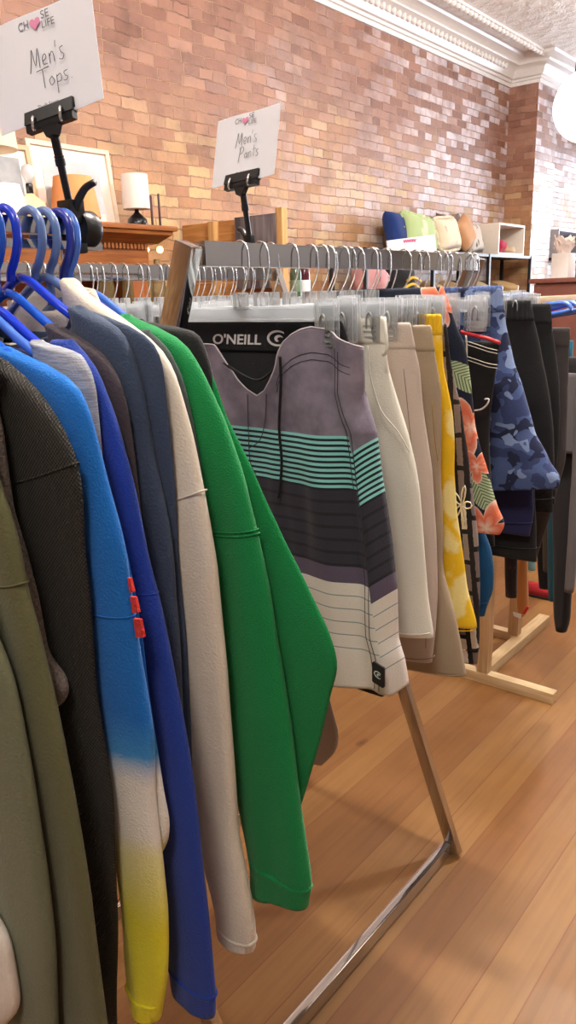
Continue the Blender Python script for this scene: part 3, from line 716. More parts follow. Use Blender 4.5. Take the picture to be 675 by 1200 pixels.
# --- the striped board shorts, front open
def oneill_mat(zb, r):
    t = NT('striped board short cloth', 0.8, 0, 0.3); o = t.xyz()
    z = t.mt('ADD', o[2], zb)
    pa, pb = on_r(394, 440, r - 0.02), on_r(430, 690, r - 0.02); sl = (pb.x - pa.x) / (pb.z - pa.z)
    du = t.mt('SUBTRACT', t.mt('ADD', o[0], SUC), t.mt('ADD', t.mt('MULTIPLY', t.mt('SUBTRACT', z, pa.z), sl), pa.x))
    sh = t.mt('MULTIPLY', t.mt('GREATER_THAN', du, 0.0), t.mt('SUBTRACT', 0.024, t.mt('MULTIPLY', du, 0.7)))
    z = t.mt('ADD', z, sh)
    zz = lambda y: on_r(385, y, r).z
    zlo = zz(840); zhi = zz(370); s = 1 / (zhi - zlo); P = lambda y: (zz(y) - zlo) * s
    f = t.mt('MULTIPLY', t.mt('SUBTRACT', z, zlo), s)
    heath = t.mix(t.ramp(t.noise(20, 6), [(0.35, (0, 0, 0, 1)), (0.7, (1, 1, 1, 1))]), lin((104, 94, 108)), lin((150, 140, 156)))
    dark = lin((50, 47, 58)); teal = lin((140, 208, 206)); white = lin((226, 216, 208))
    # bands
    z_t0, z_t1, z_d, z_w = zz(507), zz(569), zz(654), zz(672)
    per = (z_t0 - z_t1) / 10.0
    ph = t.mt('FRACT', t.mt('DIVIDE', t.mt('SUBTRACT', z, z_t1), per))
    stripe = t.mix(t.mt('GREATER_THAN', ph, 0.46), lin((26, 30, 36)), teal)
    dper = (z_t1 - z_d) / 6.0
    dph = t.mt('FRACT', t.mt('DIVIDE', t.mt('SUBTRACT', z, z_d), dper))
    dk = t.mix(t.mt('LESS_THAN', dph, 0.25), dark, lin((36, 34, 42)))
    wper = (zz(672) - zz(745)) / 5.0
    wph = t.mt('FRACT', t.mt('DIVIDE', t.mt('SUBTRACT', z, zz(745)), wper))
    wl = t.mt('MULTIPLY', t.mt('LESS_THAN', wph, 0.08), t.mt('GREATER_THAN', z, zz(750)))
    wt = t.mix(wl, white, lin((140, 152, 154)))
    c = t.mix(t.mt('GREATER_THAN', z, z_w), wt, lin((92, 80, 100)))
    c = t.mix(t.mt('GREATER_THAN', z, z_d), c, dk)
    c = t.mix(t.mt('GREATER_THAN', z, z_t1), c, stripe)
    c = t.mix(t.mt('GREATER_THAN', z, z_t0), c, heath)
    cloth_finish(t, c, 1200, 0.2, 0.06)
    return t.mat
def oneill():
    r = 0.880; zb = on_r(462, 815, r).z
    t = thing('board_shorts', 'striped grey, teal, black and white board shorts, first on the chrome rack', 'shorts', (SUC, r, zb), 'shorts on the front rail of the chrome rack')
    mat = oneill_mat(zb, r); BLK = fabric('black lining', (24, 24, 27), 900, 0.15); BLK2 = fabric('black inner cloth', (34, 33, 36), 900, 0.15)
    # back panel with the lettered inner waistband
    zt = on_r(300, 379, r + 0.012).z
    bm = bm_new(); lobe(bm, r + 0.016, [(zt, -0.630), (zt - 0.05, -0.61), (zt - 0.1, -0.59), (zb + 0.1, -0.56), (zb - 0.018, -0.56)], [(zt, -0.995), (zt - 0.1, -1.01), (zb + 0.1, -1.06), (zb - 0.018, -1.07)], lambda q: 0.004, n=40, amp=0.003, seed=4); obj('back_panel', bm, BLK2, t)
    zwb = on_r(300, 410, r + 0.01).z
    bm = bm_new(); lobe(bm, r + 0.0125, [(zt + 0.001, -0.634), (zwb, -0.62)], [(zt + 0.001, -0.99), (zwb, -0.995)], lambda q: 0.004, NZ=10, n=40, amp=0.0, seed=4); wbn = obj('inner_waistband', bm, BLK, t)
    # lettering
    def letters(txt, ua, ub, z0, z1, y, mt_, shear=0.0):
        cu = bpy.data.curves.new('lettering', 'FONT'); cu.body = txt; cu.size = 1.0; cu.extrude = 0.0004; cu.offset = 0.016; cu.shear = shear
        o = bpy.data.objects.new('lettering', cu); C.objects.link(o); bpy.context.view_layer.update()
        bb = [Vector(b) for b in o.bound_box]; w = max(b.x for b in bb) - min(b.x for b in bb); h = max(b.y for b in bb) - min(b.y for b in bb)
        me = bpy.data.meshes.new_from_object(o.evaluated_get(bpy.context.evaluated_depsgraph_get())); C.objects.unlink(o); bpy.data.objects.remove(o)
        mx = min(b.x for b in bb); my = min(b.y for b in bb)
        for v in me.vertices:
            x = (v.co.x - mx) / w; yv = (v.co.y - my) / h; zc = v.co.z
            v.co = Vector((ua + (ub - ua) * x, y - 0.0003 - zc, z0 + (z1 - z0) * yv))
        me.materials.clear(); me.materials.append(mt_)
        return me
    LETT = simple('pale lettering', (214, 206, 204), 0.6)
    yl = r + 0.0078
    a = on_r(250, 402, yl); b = on_r(305.5, 390, yl)
    me = letters("O'NEILL", a.x, b.x, on_r(250, 403, yl).z, on_r(250, 391, yl).z, yl, LETT, 0.1)
    for v in me.vertices: v.co -= t.location
    o = bpy.data.objects.new('lettering', me); C.objects.link(o); o.parent = t
    # wave emblem: crescent swirl
    def wave(c_fn, mt_, name):
        bm = bm_new(); outer = []; inner = []
        for i in range(25):
            a_ = PI * 0.28 + (1.72 * PI - PI * 0.28) * i / 24
            outer.append(c_fn(math.cos(a_) * 1.0, math.sin(a_) * 0.62)); inner.append(c_fn(0.10 + math.cos(a_) * 0.88, 0.0 + math.sin(a_) * 0.47))
        vo = [bm.verts.new(p) for p in outer]; vi = [bm.verts.new(p) for p in inner]
        for i in range(24): bm.faces.new((vo[i], vo[i + 1], vi[i + 1], vi[i]))
        sw = [c_fn(0.15 + 0.42 * math.cos(q), -0.02 + 0.28 * math.sin(q)) for q in [PI * 0.2 + 1.15 * PI * i / 14 for i in range(15)]]
        sw2 = [c_fn(0.30 + 0.30 * math.cos(q), -0.06 + 0.16 * math.sin(q)) for q in [PI * 0.2 + 1.15 * PI * i / 14 for i in range(15)]]
        va = [bm.verts.new(p) for p in sw]; vb = [bm.verts.new(p) for p in sw2]
        for i in range(14): bm.faces.new((va[i], va[i + 1], vb[i + 1], vb[i]))
        g = bmesh.ops.extrude_face_region(bm, geom=bm.faces[:]); bmesh.ops.translate(bm, vec=(0, 0.0006, 0), verts=[v for v in g['geom'] if isinstance(v, bmesh.types.BMVert)])
        return obj(name, bm, mt_, t, smooth=False)
    c0 = on_r(325, 396.5, yl); wv = abs(on_r(337, 396, yl).x - on_r(313, 396, yl).x) / 2
    wave(lambda x, y: Vector((c0.x + x * wv, yl - 0.0006, c0.z + y * wv * 0.95)), LETT, 'wave_emblem')
    # front: a grid sheet hanging from the clip, open at the fly
    right = trace([(414, 400), (415, 430), (415, 462), (422, 488), (430, 510), (436, 567), (442, 606), (448, 645), (454, 690), (456, 753), (463, 778), (467, 808)], r - 0.012)
    top_px = [(196, 400), (226, 402), (250, 403), (257, 404), (264, 414), (272, 428), (283, 444), (294, 456), (304, 463), (314, 457), (322, 444), (328, 430), (331, 414), (337, 401), (346, 392), (357, 386), (369, 383), (382, 386), (392, 392), (402, 400), (413, 409)]
    tp = [(p.x, p.z) for p in (on_r(x, y, r - 0.012) for x, y in top_px)]
    hem_px = [(180, 800), (300, 795), (390, 802), (415, 806), (440, 813), (456, 820), (467, 812)]
    hp = [(p.x, p.z) for p in (on_r(x, y, r - 0.016) for x, y in hem_px)]
    def f1(tab, u):
        if u <= tab[0][0]: return tab[0][1]
        for (x0, y0), (x1, y1) in zip(tab, tab[1:]):
            if u <= x1: return y0 + (y1 - y0) * (u - x0) / max(1e-9, x1 - x0)
        return tab[-1][1]
    NU, NV = 110, 110
    Lu = tp[0][0]
    bm = bm_new(); G = []
    rt_tab = right
    for j in range(NV + 1):
        v = j / NV; row = []
        for i in range(NU + 1):
            s = i / NU
            # column parameter: u at the top and at the hem
            ut = tp[0][0] + (tp[-1][0] - tp[0][0]) * s; zt_ = f1(tp, ut)
            uh = (Lu - 0.07) + (hp[-1][0] - (Lu - 0.07)) * s; zh = f1(hp, uh)
            z = zt_ + (zh - zt_) * v
            ur = lerp_tab(rt_tab, z); ul = Lu - 0.07 * v
            u = ul + (ur - ul) * s
            d = 0.010 * math.sin(PI * min(1, s * 1.0)) ** 0.5
            fold = 0.010 * math.exp(-((s - 0.80) / 0.05) ** 2) * (0.4 + 0.6 * min(1, v * 3)) - 0.010 * math.exp(-((s - 0.90) / 0.035) ** 2)
            cr = -0.012 * math.exp(-((u + 0.80) / 0.02) ** 2) * max(0, min(1, (v - 0.35) * 3))
            w = 0.005 * mn.noise(Vector((u * 16, z * 5, 2.2))) + 0.003 * mn.noise(Vector((u * 40, z * 9, 4.2)))
            wrap = 0.026 * max(0.0, (s - 0.93) / 0.07) ** 2 + 0.02 * max(0.0, (0.06 - s) / 0.06) ** 2
            opn = 0.004 * math.exp(-v * 6)
            row.append(bm.verts.new((u, r - 0.010 - d - fold * 0.8 - cr * -1.0 * 0.5 + w + wrap - opn, z)))
        G.append(row)
    for j in range(NV):
        for i in range(NU): bm.faces.new((G[j][i], G[j][i + 1], G[j + 1][i + 1], G[j + 1][i]))
    fr = obj('front_panel', bm, mat, t)
    so = fr.modifiers.new('thick', 'SOLIDIFY'); so.thickness = 0.0016; so.offset = 0
    co = [v.co.copy() + t.location for v in fr.data.vertices]
    at = lambda i, j: co[j * (NU + 1) + i]
    # white overlocked rim of the waist
    bm = bm_new(); tube(bm, [at(i, 0) + Vector((0, -0.0005, 0.0003)) for i in range(NU + 1)], 0.0012, 6); obj('waist_piping', bm, simple('pale piping', (196, 186, 192), 0.7), t)
    STI = simple('dark stitching', (52, 46, 56), 0.8)
    for jj in (7, 9):
        bm = bm_new(); tube(bm, [at(i, jj) + Vector((0, -0.001, 0)) for i in range(72, 108)], 0.0006, 5); obj('stitching', bm, STI, t)
    for ii in (101, 103):
        bm = bm_new(); tube(bm, [at(ii, j) + Vector((0, -0.001, 0)) for j in range(4, NV)], 0.0006, 5); obj('stitching', bm, STI, t)
    # fly stitching
    bm = bm_new(); tube(bm, [on_r(x, y, r - 0.026) for x, y in ((290, 462), (291, 500), (293, 540), (300, 556))], 0.0007, 5, k=4); obj('stitching', bm, STI, t)
    bm = bm_new(); tube(bm, [on_r(x, y, r - 0.026) for x, y in ((312, 462), (311, 490), (305, 515), (292, 525))], 0.0007, 5, k=4); obj('stitching', bm, STI, t)
    # drawcord
    bm = bm_new(); tube(bm, [on_r(x, y, r - 0.028) for x, y in ((328, 418), (329, 450), (327, 500), (330, 540), (328, 572), (326, 584))], 0.0022, 6, k=4); obj('drawcord', bm, BLK, t)
    bm = bm_new(); tube(bm, [on_r(x, y, r - 0.0215) for x, y in ((262, 425), (285, 440), (302, 446), (318, 436), (328, 420))], 0.0022, 6, k=4); obj('drawcord', bm, BLK, t)
    # rubber badge near the hem
    cB = on_r(443, 791, r - 0.0315)
    bm = bm_new(); poly = []
    for (sx, sz, a0_) in ((1, 1, 0), (-1, 1, 90), (-1, -1, 180), (1, -1, 270)):
        for q in range(5):
            a_ = math.radians(a0_ + q * 22.5); poly.append(Vector((cB.x + sx * 0.0072 + 0.003 * math.cos(a_) , cB.y, cB.z + sz * 0.0135 + 0.003 * math.sin(a_) - sx * 0.002)))
    prism(bm, poly, (0, 0.003, 0)); obj('rubber_badge', bm, simple('black rubber', (28, 30, 33), 0.5), t, smooth=False)
    yb_ = cB.y
    global yl2
    wave(lambda x, y: Vector((cB.x + x * 0.0068, yb_ - 0.0006, cB.z + y * 0.0085 - x * 0.002)), simple('badge print', (200, 208, 206), 0.6), 'badge_emblem')
    return t
oneill()

def chino(c, name): return fabric(name, c, 1300, 0.18, 0.85, 0.05, wr=0.35)
CREAMC = chino((226, 222, 208), 'cream twill'); TAUPE = chino((192, 176, 164), 'pinkish taupe twill'); KHAKI = chino((166, 148, 124), 'khaki twill')
STW = simple('pale stitching', (206, 196, 180), 0.8); STT = simple('taupe stitching', (120, 104, 94), 0.8); STG = simple('gold stitching', (150, 120, 60), 0.8)

tC, trC, tlC = shorts('cream chino shorts with slanted pocket, right of the striped board shorts', 0.99, CREAMC,
    [(450, 374), (450, 385), (455, 433), (466, 470), (479, 508), (487, 545), (491, 572), (494, 610), (497, 653), (502, 710), (507, 757), (507, 765)], tk=0.030, seed=21, tilt=0.1, amp=0.004)
def pocket(t, px, r, mat, rad=0.001):
    bm = bm_new(); tube(bm, [on_r(x, y, r) for x, y in px], rad, 6, k=4); obj('pocket_seam', bm, mat, t)
pocket(tC, [(431, 405), (434, 440), (446, 480), (466, 505), (480, 530)], 0.958, STW)
for x in (452,):
    bm = bm_new(); tube(bm, [on_r(450, 372, 0.968), on_r(452, 390, 0.962), on_r(453, 410, 0.962), on_r(449, 416, 0.965)], 0.0028, 6, k=3); obj('belt_loop', bm, CREAMC, tC)
tT, a_, b_ = shorts('pinkish taupe shorts with double stitched hem, between the cream and khaki shorts', 1.042, TAUPE,
    [(481, 381), (483, 395), (492, 428), (497, 481), (502, 515), (507, 551), (511, 620), (513, 700), (510, 750), (506, 792)], tk=0.026, seed=22, tilt=0.1, amp=0.003, stitch=STT)
pocket(tT, [(473, 432), (478, 480), (484, 540), (492, 600), (498, 680), (499, 760)], 1.014, STT, 0.0007)
tK, a_, b_ = shorts('khaki shorts with flared hem, longest of the plain shorts', 1.085, KHAKI,
    [(505, 384), (507, 400), (517, 455), (517, 500), (516, 545), (519, 620), (519, 668), (528, 700), (535, 725), (541, 770), (546, 813)], tk=0.026, seed=23, tilt=0.12, amp=0.005)
pocket(tK, [(506, 470), (509, 510), (513, 540)], 1.060, STG, 0.0008)
# yellow shorts with pale blossoms
def blotch_mat(name, c, c2, scale, lo, hi):
    t = NT(name, 0.85, 0, 0.25); v = t.add(t.scl(t.co(), (1, 1, 0.6)), t.scl(t.noise(9, 2, out=1), (0.06, 0.06, 0.06)))
    f = t.ramp(t.mt('ADD', t.mt('MULTIPLY', t.voro(scale, v), 0.8), t.mt('MULTIPLY', t.noise(60, 3), 0.25)), [(lo, (1, 1, 1, 1)), (hi, (0, 0, 0, 1))])
    cloth_finish(t, t.mix(f, lin(c), lin(c2)), 1000, 0.2, 0.08); return t.mat
YEL = blotch_mat('yellow blossom print', (238, 192, 34), (246, 226, 150), 22, 0.40, 0.50)
YELB = fabric('gathered yellow waistband', (236, 188, 36), 900, 0.3, rib=1.6)
shorts('yellow shorts with pale blossom print and gathered waist', 1.125, YEL,
    [(517, 371), (518, 385), (520, 433), (526, 460), (531, 487), (533, 520), (532, 553), (536, 605), (543, 653), (550, 705), (558, 752), (558, 762)], tk=0.022, seed=24, tilt=0.15, amp=0.003, wb_mat=YELB, wb=0.028)
# black shorts with taupe bars and a flower outline
def bars_mat():
    t = NT('black print with taupe bars', 0.85, 0, 0.25); o = t.xyz()
    v = t.comb(t.mt('ADD', o[2], t.mt('MULTIPLY', t.noise(60, 2), 0.006)), t.mt('ADD', o[0], t.mt('ADD', t.mt('MULTIPLY', o[2], 0.12), t.mt('MULTIPLY', t.noise(120, 2), 0.003))), 0)
    b = t.n('ShaderNodeTexBrick'); t.l(v, b.inputs['Vector']); b.offset = 0.45
    b.inputs['Scale'].default_value = 1; b.inputs['Brick Width'].default_value = 0.055; b.inputs['Row Height'].default_value = 0.018; b.inputs['Mortar Size'].default_value = 0.0042
    b.inputs['Mortar Smooth'].default_value = 0.0; b.inputs['Color1'].default_value = (0, 0, 0, 1); b.inputs['Color2'].default_value = (1, 1, 1, 1)
    c = t.ramp(b.outputs['Color'], [(0.0, lin((122, 108, 106))), (0.55, lin((150, 136, 130))), (0.75, lin((226, 216, 204)))], 'CONSTANT')
    c = t.mix(b.outputs['Fac'], c, lin((34, 29, 32)))
    cloth_finish(t, c, 1000, 0.2, 0.08); return t.mat
tP, a_, b_ = shorts('black shorts printed with taupe bars and a white flower outline, beside the yellow shorts', 1.18, bars_mat(),
    [(523, 382), (525, 400), (528, 425), (533, 450), (540, 475), (544, 505), (549, 535), (553, 570), (557, 600), (561, 630), (563, 680), (562, 750), (559, 778)], tk=0.024, seed=25, amp=0.003)
OUT = simple('cream print line', (222, 210, 178), 0.8)
bm = bm_new(); pts = []
for i in range(41):
    a_ = 2 * PI * i / 40; rr = 1.0 if i % 8 < 4 else 0.52
    pts.append((541 + 12 * (0.55 + 0.45 * math.cos(5 * a_)) * math.cos(a_), 592 + 24 * (0.55 + 0.45 * math.cos(5 * a_)) * math.sin(a_)))
tube(bm, [on_r(x, y, 1.1555) for x, y in pts[:-1]], 0.0013, 6, closed=True); obj('flower_outline', bm, OUT, tP)
# blue tropical shorts
BLUEP = blotch_mat('blue tropical print', (28, 84, 130), (190, 70, 60), 26, 0.10, 0.17)
shorts('blue tropical print shorts, only the hem showing under the navy floral shorts', 1.30, BLUEP,
    [(530, 400), (540, 450), (550, 520), (558, 580), (566, 620), (576, 645), (579, 670), (578, 695), (572, 706), (568, 722)], tk=0.022, seed=26, amp=0.003)
# navy floral shorts: big coral flowers and pale green leaves
def floral_mat(flowers, leaves, base):
    t = NT('navy print with coral flowers', 0.85, 0, 0.25); o = t.xyz(); c = lin((32, 37, 54))
    wig = t.mt('MULTIPLY', t.mt('SUBTRACT', t.noise(60, 2), 0.5), 0.010)
    for (p, s, ang) in leaves:
        dx = t.mt('SUBTRACT', o[0], p.x - base[0]); dz = t.mt('SUBTRACT', o[2], p.z - base[2])
        ca, sa = math.cos(ang), math.sin(ang)
        lx = t.mt('ADD', t.mt('MULTIPLY', dx, ca), t.mt('MULTIPLY', dz, sa)); lz = t.mt('SUBTRACT', t.mt('MULTIPLY', dz, ca), t.mt('MULTIPLY', dx, sa))
        d = t.mt('ADD', t.mt('POWER', t.mt('DIVIDE', lx, s), 2.0), t.mt('POWER', t.mt('DIVIDE', lz, s * 0.42), 2.0))
        vein = t.mt('GREATER_THAN', t.mt('SINE', t.mt('MULTIPLY', t.mt('SUBTRACT', lx, t.mt('ABSOLUTE', lz)), 900)), 0.35)
        c = t.mix(t.mt('LESS_THAN', t.mt('ADD', d, t.mt('MULTIPLY', wig, 20)), 1.0), c, t.mix(vein, lin((186, 200, 160)), lin((92, 112, 74))))
    for (p, s, q) in flowers:
        dx = t.mt('SUBTRACT', o[0], p.x - base[0]); dz = t.mt('SUBTRACT', o[2], p.z - base[2])
        ang = t.mt('ARCTAN2', dz, dx); d = t.mt('ADD', t.mt('SQRT', t.mt('ADD', t.mt('MULTIPLY', dx, dx), t.mt('MULTIPLY', dz, dz))), wig)
        pet = t.mt('MULTIPLY', t.mt('ADD', t.mt('ABSOLUTE', t.mt('COSINE', t.mt('ADD', t.mt('MULTIPLY', ang, 2.5), q))), 0.62), s / 1.5)
        k = t.mt('DIVIDE', d, pet)
        fc = t.ramp(t.mt('ADD', k, t.mt('MULTIPLY', wig, 25)), [(0.0, lin((246, 226, 206))), (0.22, lin((244, 168, 140))), (0.5, lin((232, 112, 78))), (0.85, lin((240, 150, 120))), (1.0, lin((248, 214, 196)))])
        c = t.mix(t.mt('LESS_THAN', k, 1.0), c, fc)
    cloth_finish(t, c, 1000, 0.2, 0.06); return t.mat
rf = 1.27
fl_px = [(520, 338), (527, 355), (531, 372), (537, 387), (544, 402), (548, 425), (551, 445), (554, 470), (557, 500), (563, 525), (571, 550), (578, 578), (585, 600), (592, 614), (591, 622), (586, 630)]
trF = trace(fl_px, rf)
fbase = (SUC, rf, trF[-1][0])
FL = floral_mat([(on_r(517, 356, rf), 0.045, 0.3), (on_r(553, 500, rf), 0.055, 1.0), (on_r(561, 545, rf), 0.03, 0.6), (on_r(572, 618, rf), 0.055, 0.2)], [(on_r(545, 442, rf), 0.05, -0.5), (on_r(563, 568, rf), 0.05, -1.1)], fbase)
shorts('navy shorts with coral flowers and pale green leaves, hem pointing out', rf, FL, fl_px, tk=0.018, seed=27, tilt=0.03, amp=0.004, band=False, hemseam=0)
# black shorts with red inner waistband
BLKS = fabric('black board short cloth', (30, 28, 30), 1000, 0.2)
tB, a_, b_ = shorts('black shorts with red inner waistband and pale stitching, right of the floral shorts', 1.335, BLKS,
    [(585, 403), (583, 420), (579, 450), (575, 480), (573, 520), (575, 560), (578, 600), (580, 640)], tk=0.026, seed=28, amp=0.003, hemseam=0)
bm = bm_new(); pz = [on_r(x, y, 1.325) for x, y in ((540, 389), (556, 393), (572, 397), (586, 402))]
tube(bm, pz, 0.0035, 6, k=3); obj('red_waist_lining', bm, simple('red lining', (190, 40, 46), 0.7), tB)
for yy in (8, 12, 26, 30):
    bm = bm_new(); tube(bm, [on_r(x, y + yy, 1.3065) for x, y in ((548, 392), (560, 396), (572, 400), (583, 403 - yy * 0.05))], 0.0007, 5, k=3); obj('stitching', bm, STW, tB)
bm = bm_new(); tube(bm, [on_r(x, y, 1.305) for x, y in ((556, 481), (563, 480), (570, 475), (573, 468), (568, 468))], 0.0016, 6, k=3); obj('white_swoosh_print', bm, simple('white print', (214, 212, 208), 0.7), tB)
bm = bm_new(); tube(bm, [on_r(x, y, 1.306) for x, y in ((546, 393), (547, 410), (546, 430))], 0.0018, 6, k=3); obj('waist_cord', bm, STW, tB)
# blue camouflage shorts
def camo_mat(rib=0.0):
    t = NT('blue camouflage', 0.85, 0, 0.25)
    v = t.add(t.scl(t.co(), (1.0, 1.0, 1.25)), t.scl(t.noise(14, 2, out=1), (0.05, 0.05, 0.05)))
    n1 = t.noise(26, 1.5, v); n2 = t.noise(26, 1.5, t.add(v, (3.1, 1.7, 5.5))); n3 = t.noise(28, 1.5, t.add(v, (7.7, 4.1, 2.2)))
    c = t.mix(t.mt('GREATER_THAN', n1, 0.51), lin((76, 94, 140)), lin((54, 66, 108)))
    c = t.mix(t.mt('GREATER_THAN', n2, 0.56), c, lin((34, 40, 70)))
    c = t.mix(t.mt('GREATER_THAN', n3, 0.575), c, lin((130, 150, 190)))
    cloth_finish(t, c, 1000, 0.25, 0.06, rib=rib); return t.mat
CAMO = camo_mat()
shorts('blue camouflage shorts with gathered elastic waist, standing higher than the shorts beside them', 1.46, CAMO,
    [(588, 337), (590, 356), (592, 380), (597, 402), (602, 425), (610, 447), (617, 470), (623, 490), (628, 510), (640, 530), (647, 548), (655, 566), (656, 580), (653, 592)], tk=0.034, seed=29, tilt=0.14, amp=0.007, wb=0.045, wb_mat=camo_mat(1.6), hemseam=0)
NAVYS = fabric('navy cotton', (44, 46, 86), 1000, 0.2); CHS = fabric('charcoal cotton', (36, 36, 38), 1000, 0.2); CHG = fabric('dark grey twill', (74, 68, 68), 1000, 0.2)
shorts('navy shorts, hem showing just below the blue camouflage shorts', 1.495, NAVYS, [(578, 385), (600, 440), (615, 500), (624, 560), (626, 600), (621, 628)], tk=0.016, seed=30, amp=0.003)
shorts('charcoal shorts whose wide hem hangs below the navy shorts', 1.52, CHS, [(585, 385), (605, 440), (618, 500), (626, 560), (629, 620), (629, 658)], tk=0.016, seed=31, amp=0.003)
shorts('black shorts with ribbed elastic waist, right of the blue camouflage shorts', 1.55, BLKS,
    [(622, 354), (624, 368), (632, 400), (636, 420), (641, 440), (646, 470), (649, 500), (650, 540), (648, 600)], tk=0.026, seed=32, amp=0.006, wb_mat=fabric('ribbed black elastic', (34, 33, 35), 900, 0.3, rib=1.6))
shorts('dark charcoal shorts between black elastic waist shorts and grey brown shorts', 1.595, CHS,
    [(645, 358), (647, 385), (652, 420), (656, 450), (657, 480), (655, 520), (650, 590)], tk=0.016, seed=33, amp=0.005)
shorts('grey brown shorts hanging last on the front rail', 1.63, CHG,
    [(668, 386), (667, 400), (666, 440), (665, 480), (663, 540), (652, 580), (640, 620), (629, 655)], tk=0.012, seed=34, amp=0.004)
# trousers on the back rail
TAUP2 = fabric('mushroom twill', (150, 134, 120), 1000, 0.2)
def back_pants(label, r, mat, right, left, z=None):
    tr = trace(right, r); tl = trace(left, r)
    t = thing('trousers', label, 'trousers', (tr[0][1] - 0.1, r, tr[-1][0]))
    bm = bm_new(); lobe(bm, r, tr, tl, lambda q: 0.014, n=32, amp=0.004, seed=r * 10); obj('legs', bm, mat, t); return t
back_pants('mushroom trousers on the back rail, hem showing below the green jersey', 1.22, TAUP2, [(330, 392), (350, 500), (370, 700), (388, 830), (398, 858), (396, 880), (378, 896)], [(190, 396), (230, 500), (280, 700), (320, 830), (340, 880), (352, 898)])

# ------------------------------------------------------------------ sign holders
def ray_pts(px, r): return [on_r(x, y, r) for x, y in px]
def sign(label, slabel, base, corners, r, clip_c, pole_top, strokes, kind, logo, yaw=0.0):
    """base: clamp point on the rail. corners: photo corners (TL,TR,BR,BL) of the card in the card's own plane"""
    pass
HAND = {
 'Men s': [[(0, 0), (0.12, 0.55), (0.2, 1.0), (0.36, 0.25), (0.55, 0.98), (0.60, 0.1)], [(0.78, 0.32), (1.0, 0.42), (0.95, 0.62), (0.8, 0.5), (0.82, 0.2), (1.05, 0.16)], [(1.2, 0.58), (1.22, 0.12)], [(1.22, 0.42), (1.36, 0.6), (1.46, 0.45), (1.48, 0.12)], [(1.62, 1.0), (1.60, 0.88), (1.59, 0.74)], [(2.02, 0.66), (1.84, 0.6), (1.90, 0.42), (2.04, 0.28), (1.94, 0.1), (1.76, 0.16)]],
 'Tops.': [[(0, 0.98), (0.8, 1.02)], [(0.38, 1.0), (0.42, 0.1)], [(0.92, 0.52), (0.74, 0.36), (0.86, 0.12), (1.06, 0.28), (0.92, 0.52)], [(1.22, 0.5), (1.22, -0.35)], [(1.22, 0.42), (1.46, 0.5), (1.48, 0.2), (1.24, 0.16)], [(1.88, 0.56), (1.68, 0.5), (1.74, 0.34), (1.88, 0.24), (1.78, 0.1), (1.62, 0.14)], [(2.10, 0.12), (2.13, 0.12)]],
 'Pants': [[(0, -0.1), (0.1, 0.5), (0.16, 0.98)], [(0.06, 0.9), (0.34, 1.04), (0.5, 0.8), (0.34, 0.55), (0.1, 0.5)], [(0.86, 0.5), (0.66, 0.42), (0.68, 0.16), (0.86, 0.2), (0.88, 0.52), (0.92, 0.12)], [(1.06, 0.52), (1.08, 0.12)], [(1.08, 0.38), (1.22, 0.54), (1.32, 0.42), (1.34, 0.12)], [(1.58, 0.95), (1.56, 0.14)], [(1.42, 0.62), (1.76, 0.68)], [(2.06, 0.58), (1.88, 0.52), (1.94, 0.36), (2.06, 0.26), (1.96, 0.1), (1.8, 0.14)]]}
def flat_text(txt, mt_, frame, x0, y0, h, parent, w=None, bold=0.0, name='lettering'):
    cu = bpy.data.curves.new('lettering', 'FONT'); cu.body = txt; cu.size = 1.0; cu.extrude = 0.0; cu.offset = bold
    o = bpy.data.objects.new('lettering', cu); C.objects.link(o); bpy.context.view_layer.update()
    bb = [Vector(b) for b in o.bound_box]; W = max(b.x for b in bb) - min(b.x for b in bb); Hh = max(b.y for b in bb) - min(b.y for b in bb)
    me = bpy.data.meshes.new_from_object(o.evaluated_get(bpy.context.evaluated_depsgraph_get())); C.objects.unlink(o); bpy.data.objects.remove(o)
    mx = min(b.x for b in bb); my = min(b.y for b in bb); s = h / Hh; sx = s if w is None else w / W
    pb = parent_base(parent)
    for v in me.vertices: v.co = frame(x0 + (v.co.x - mx) * sx, y0 + (v.co.y - my) * s, 0.0004) - pb
    me.materials.clear(); me.materials.append(mt_)
    ob = bpy.data.objects.new(name, me); C.objects.link(ob); ob.parent = parent; return ob
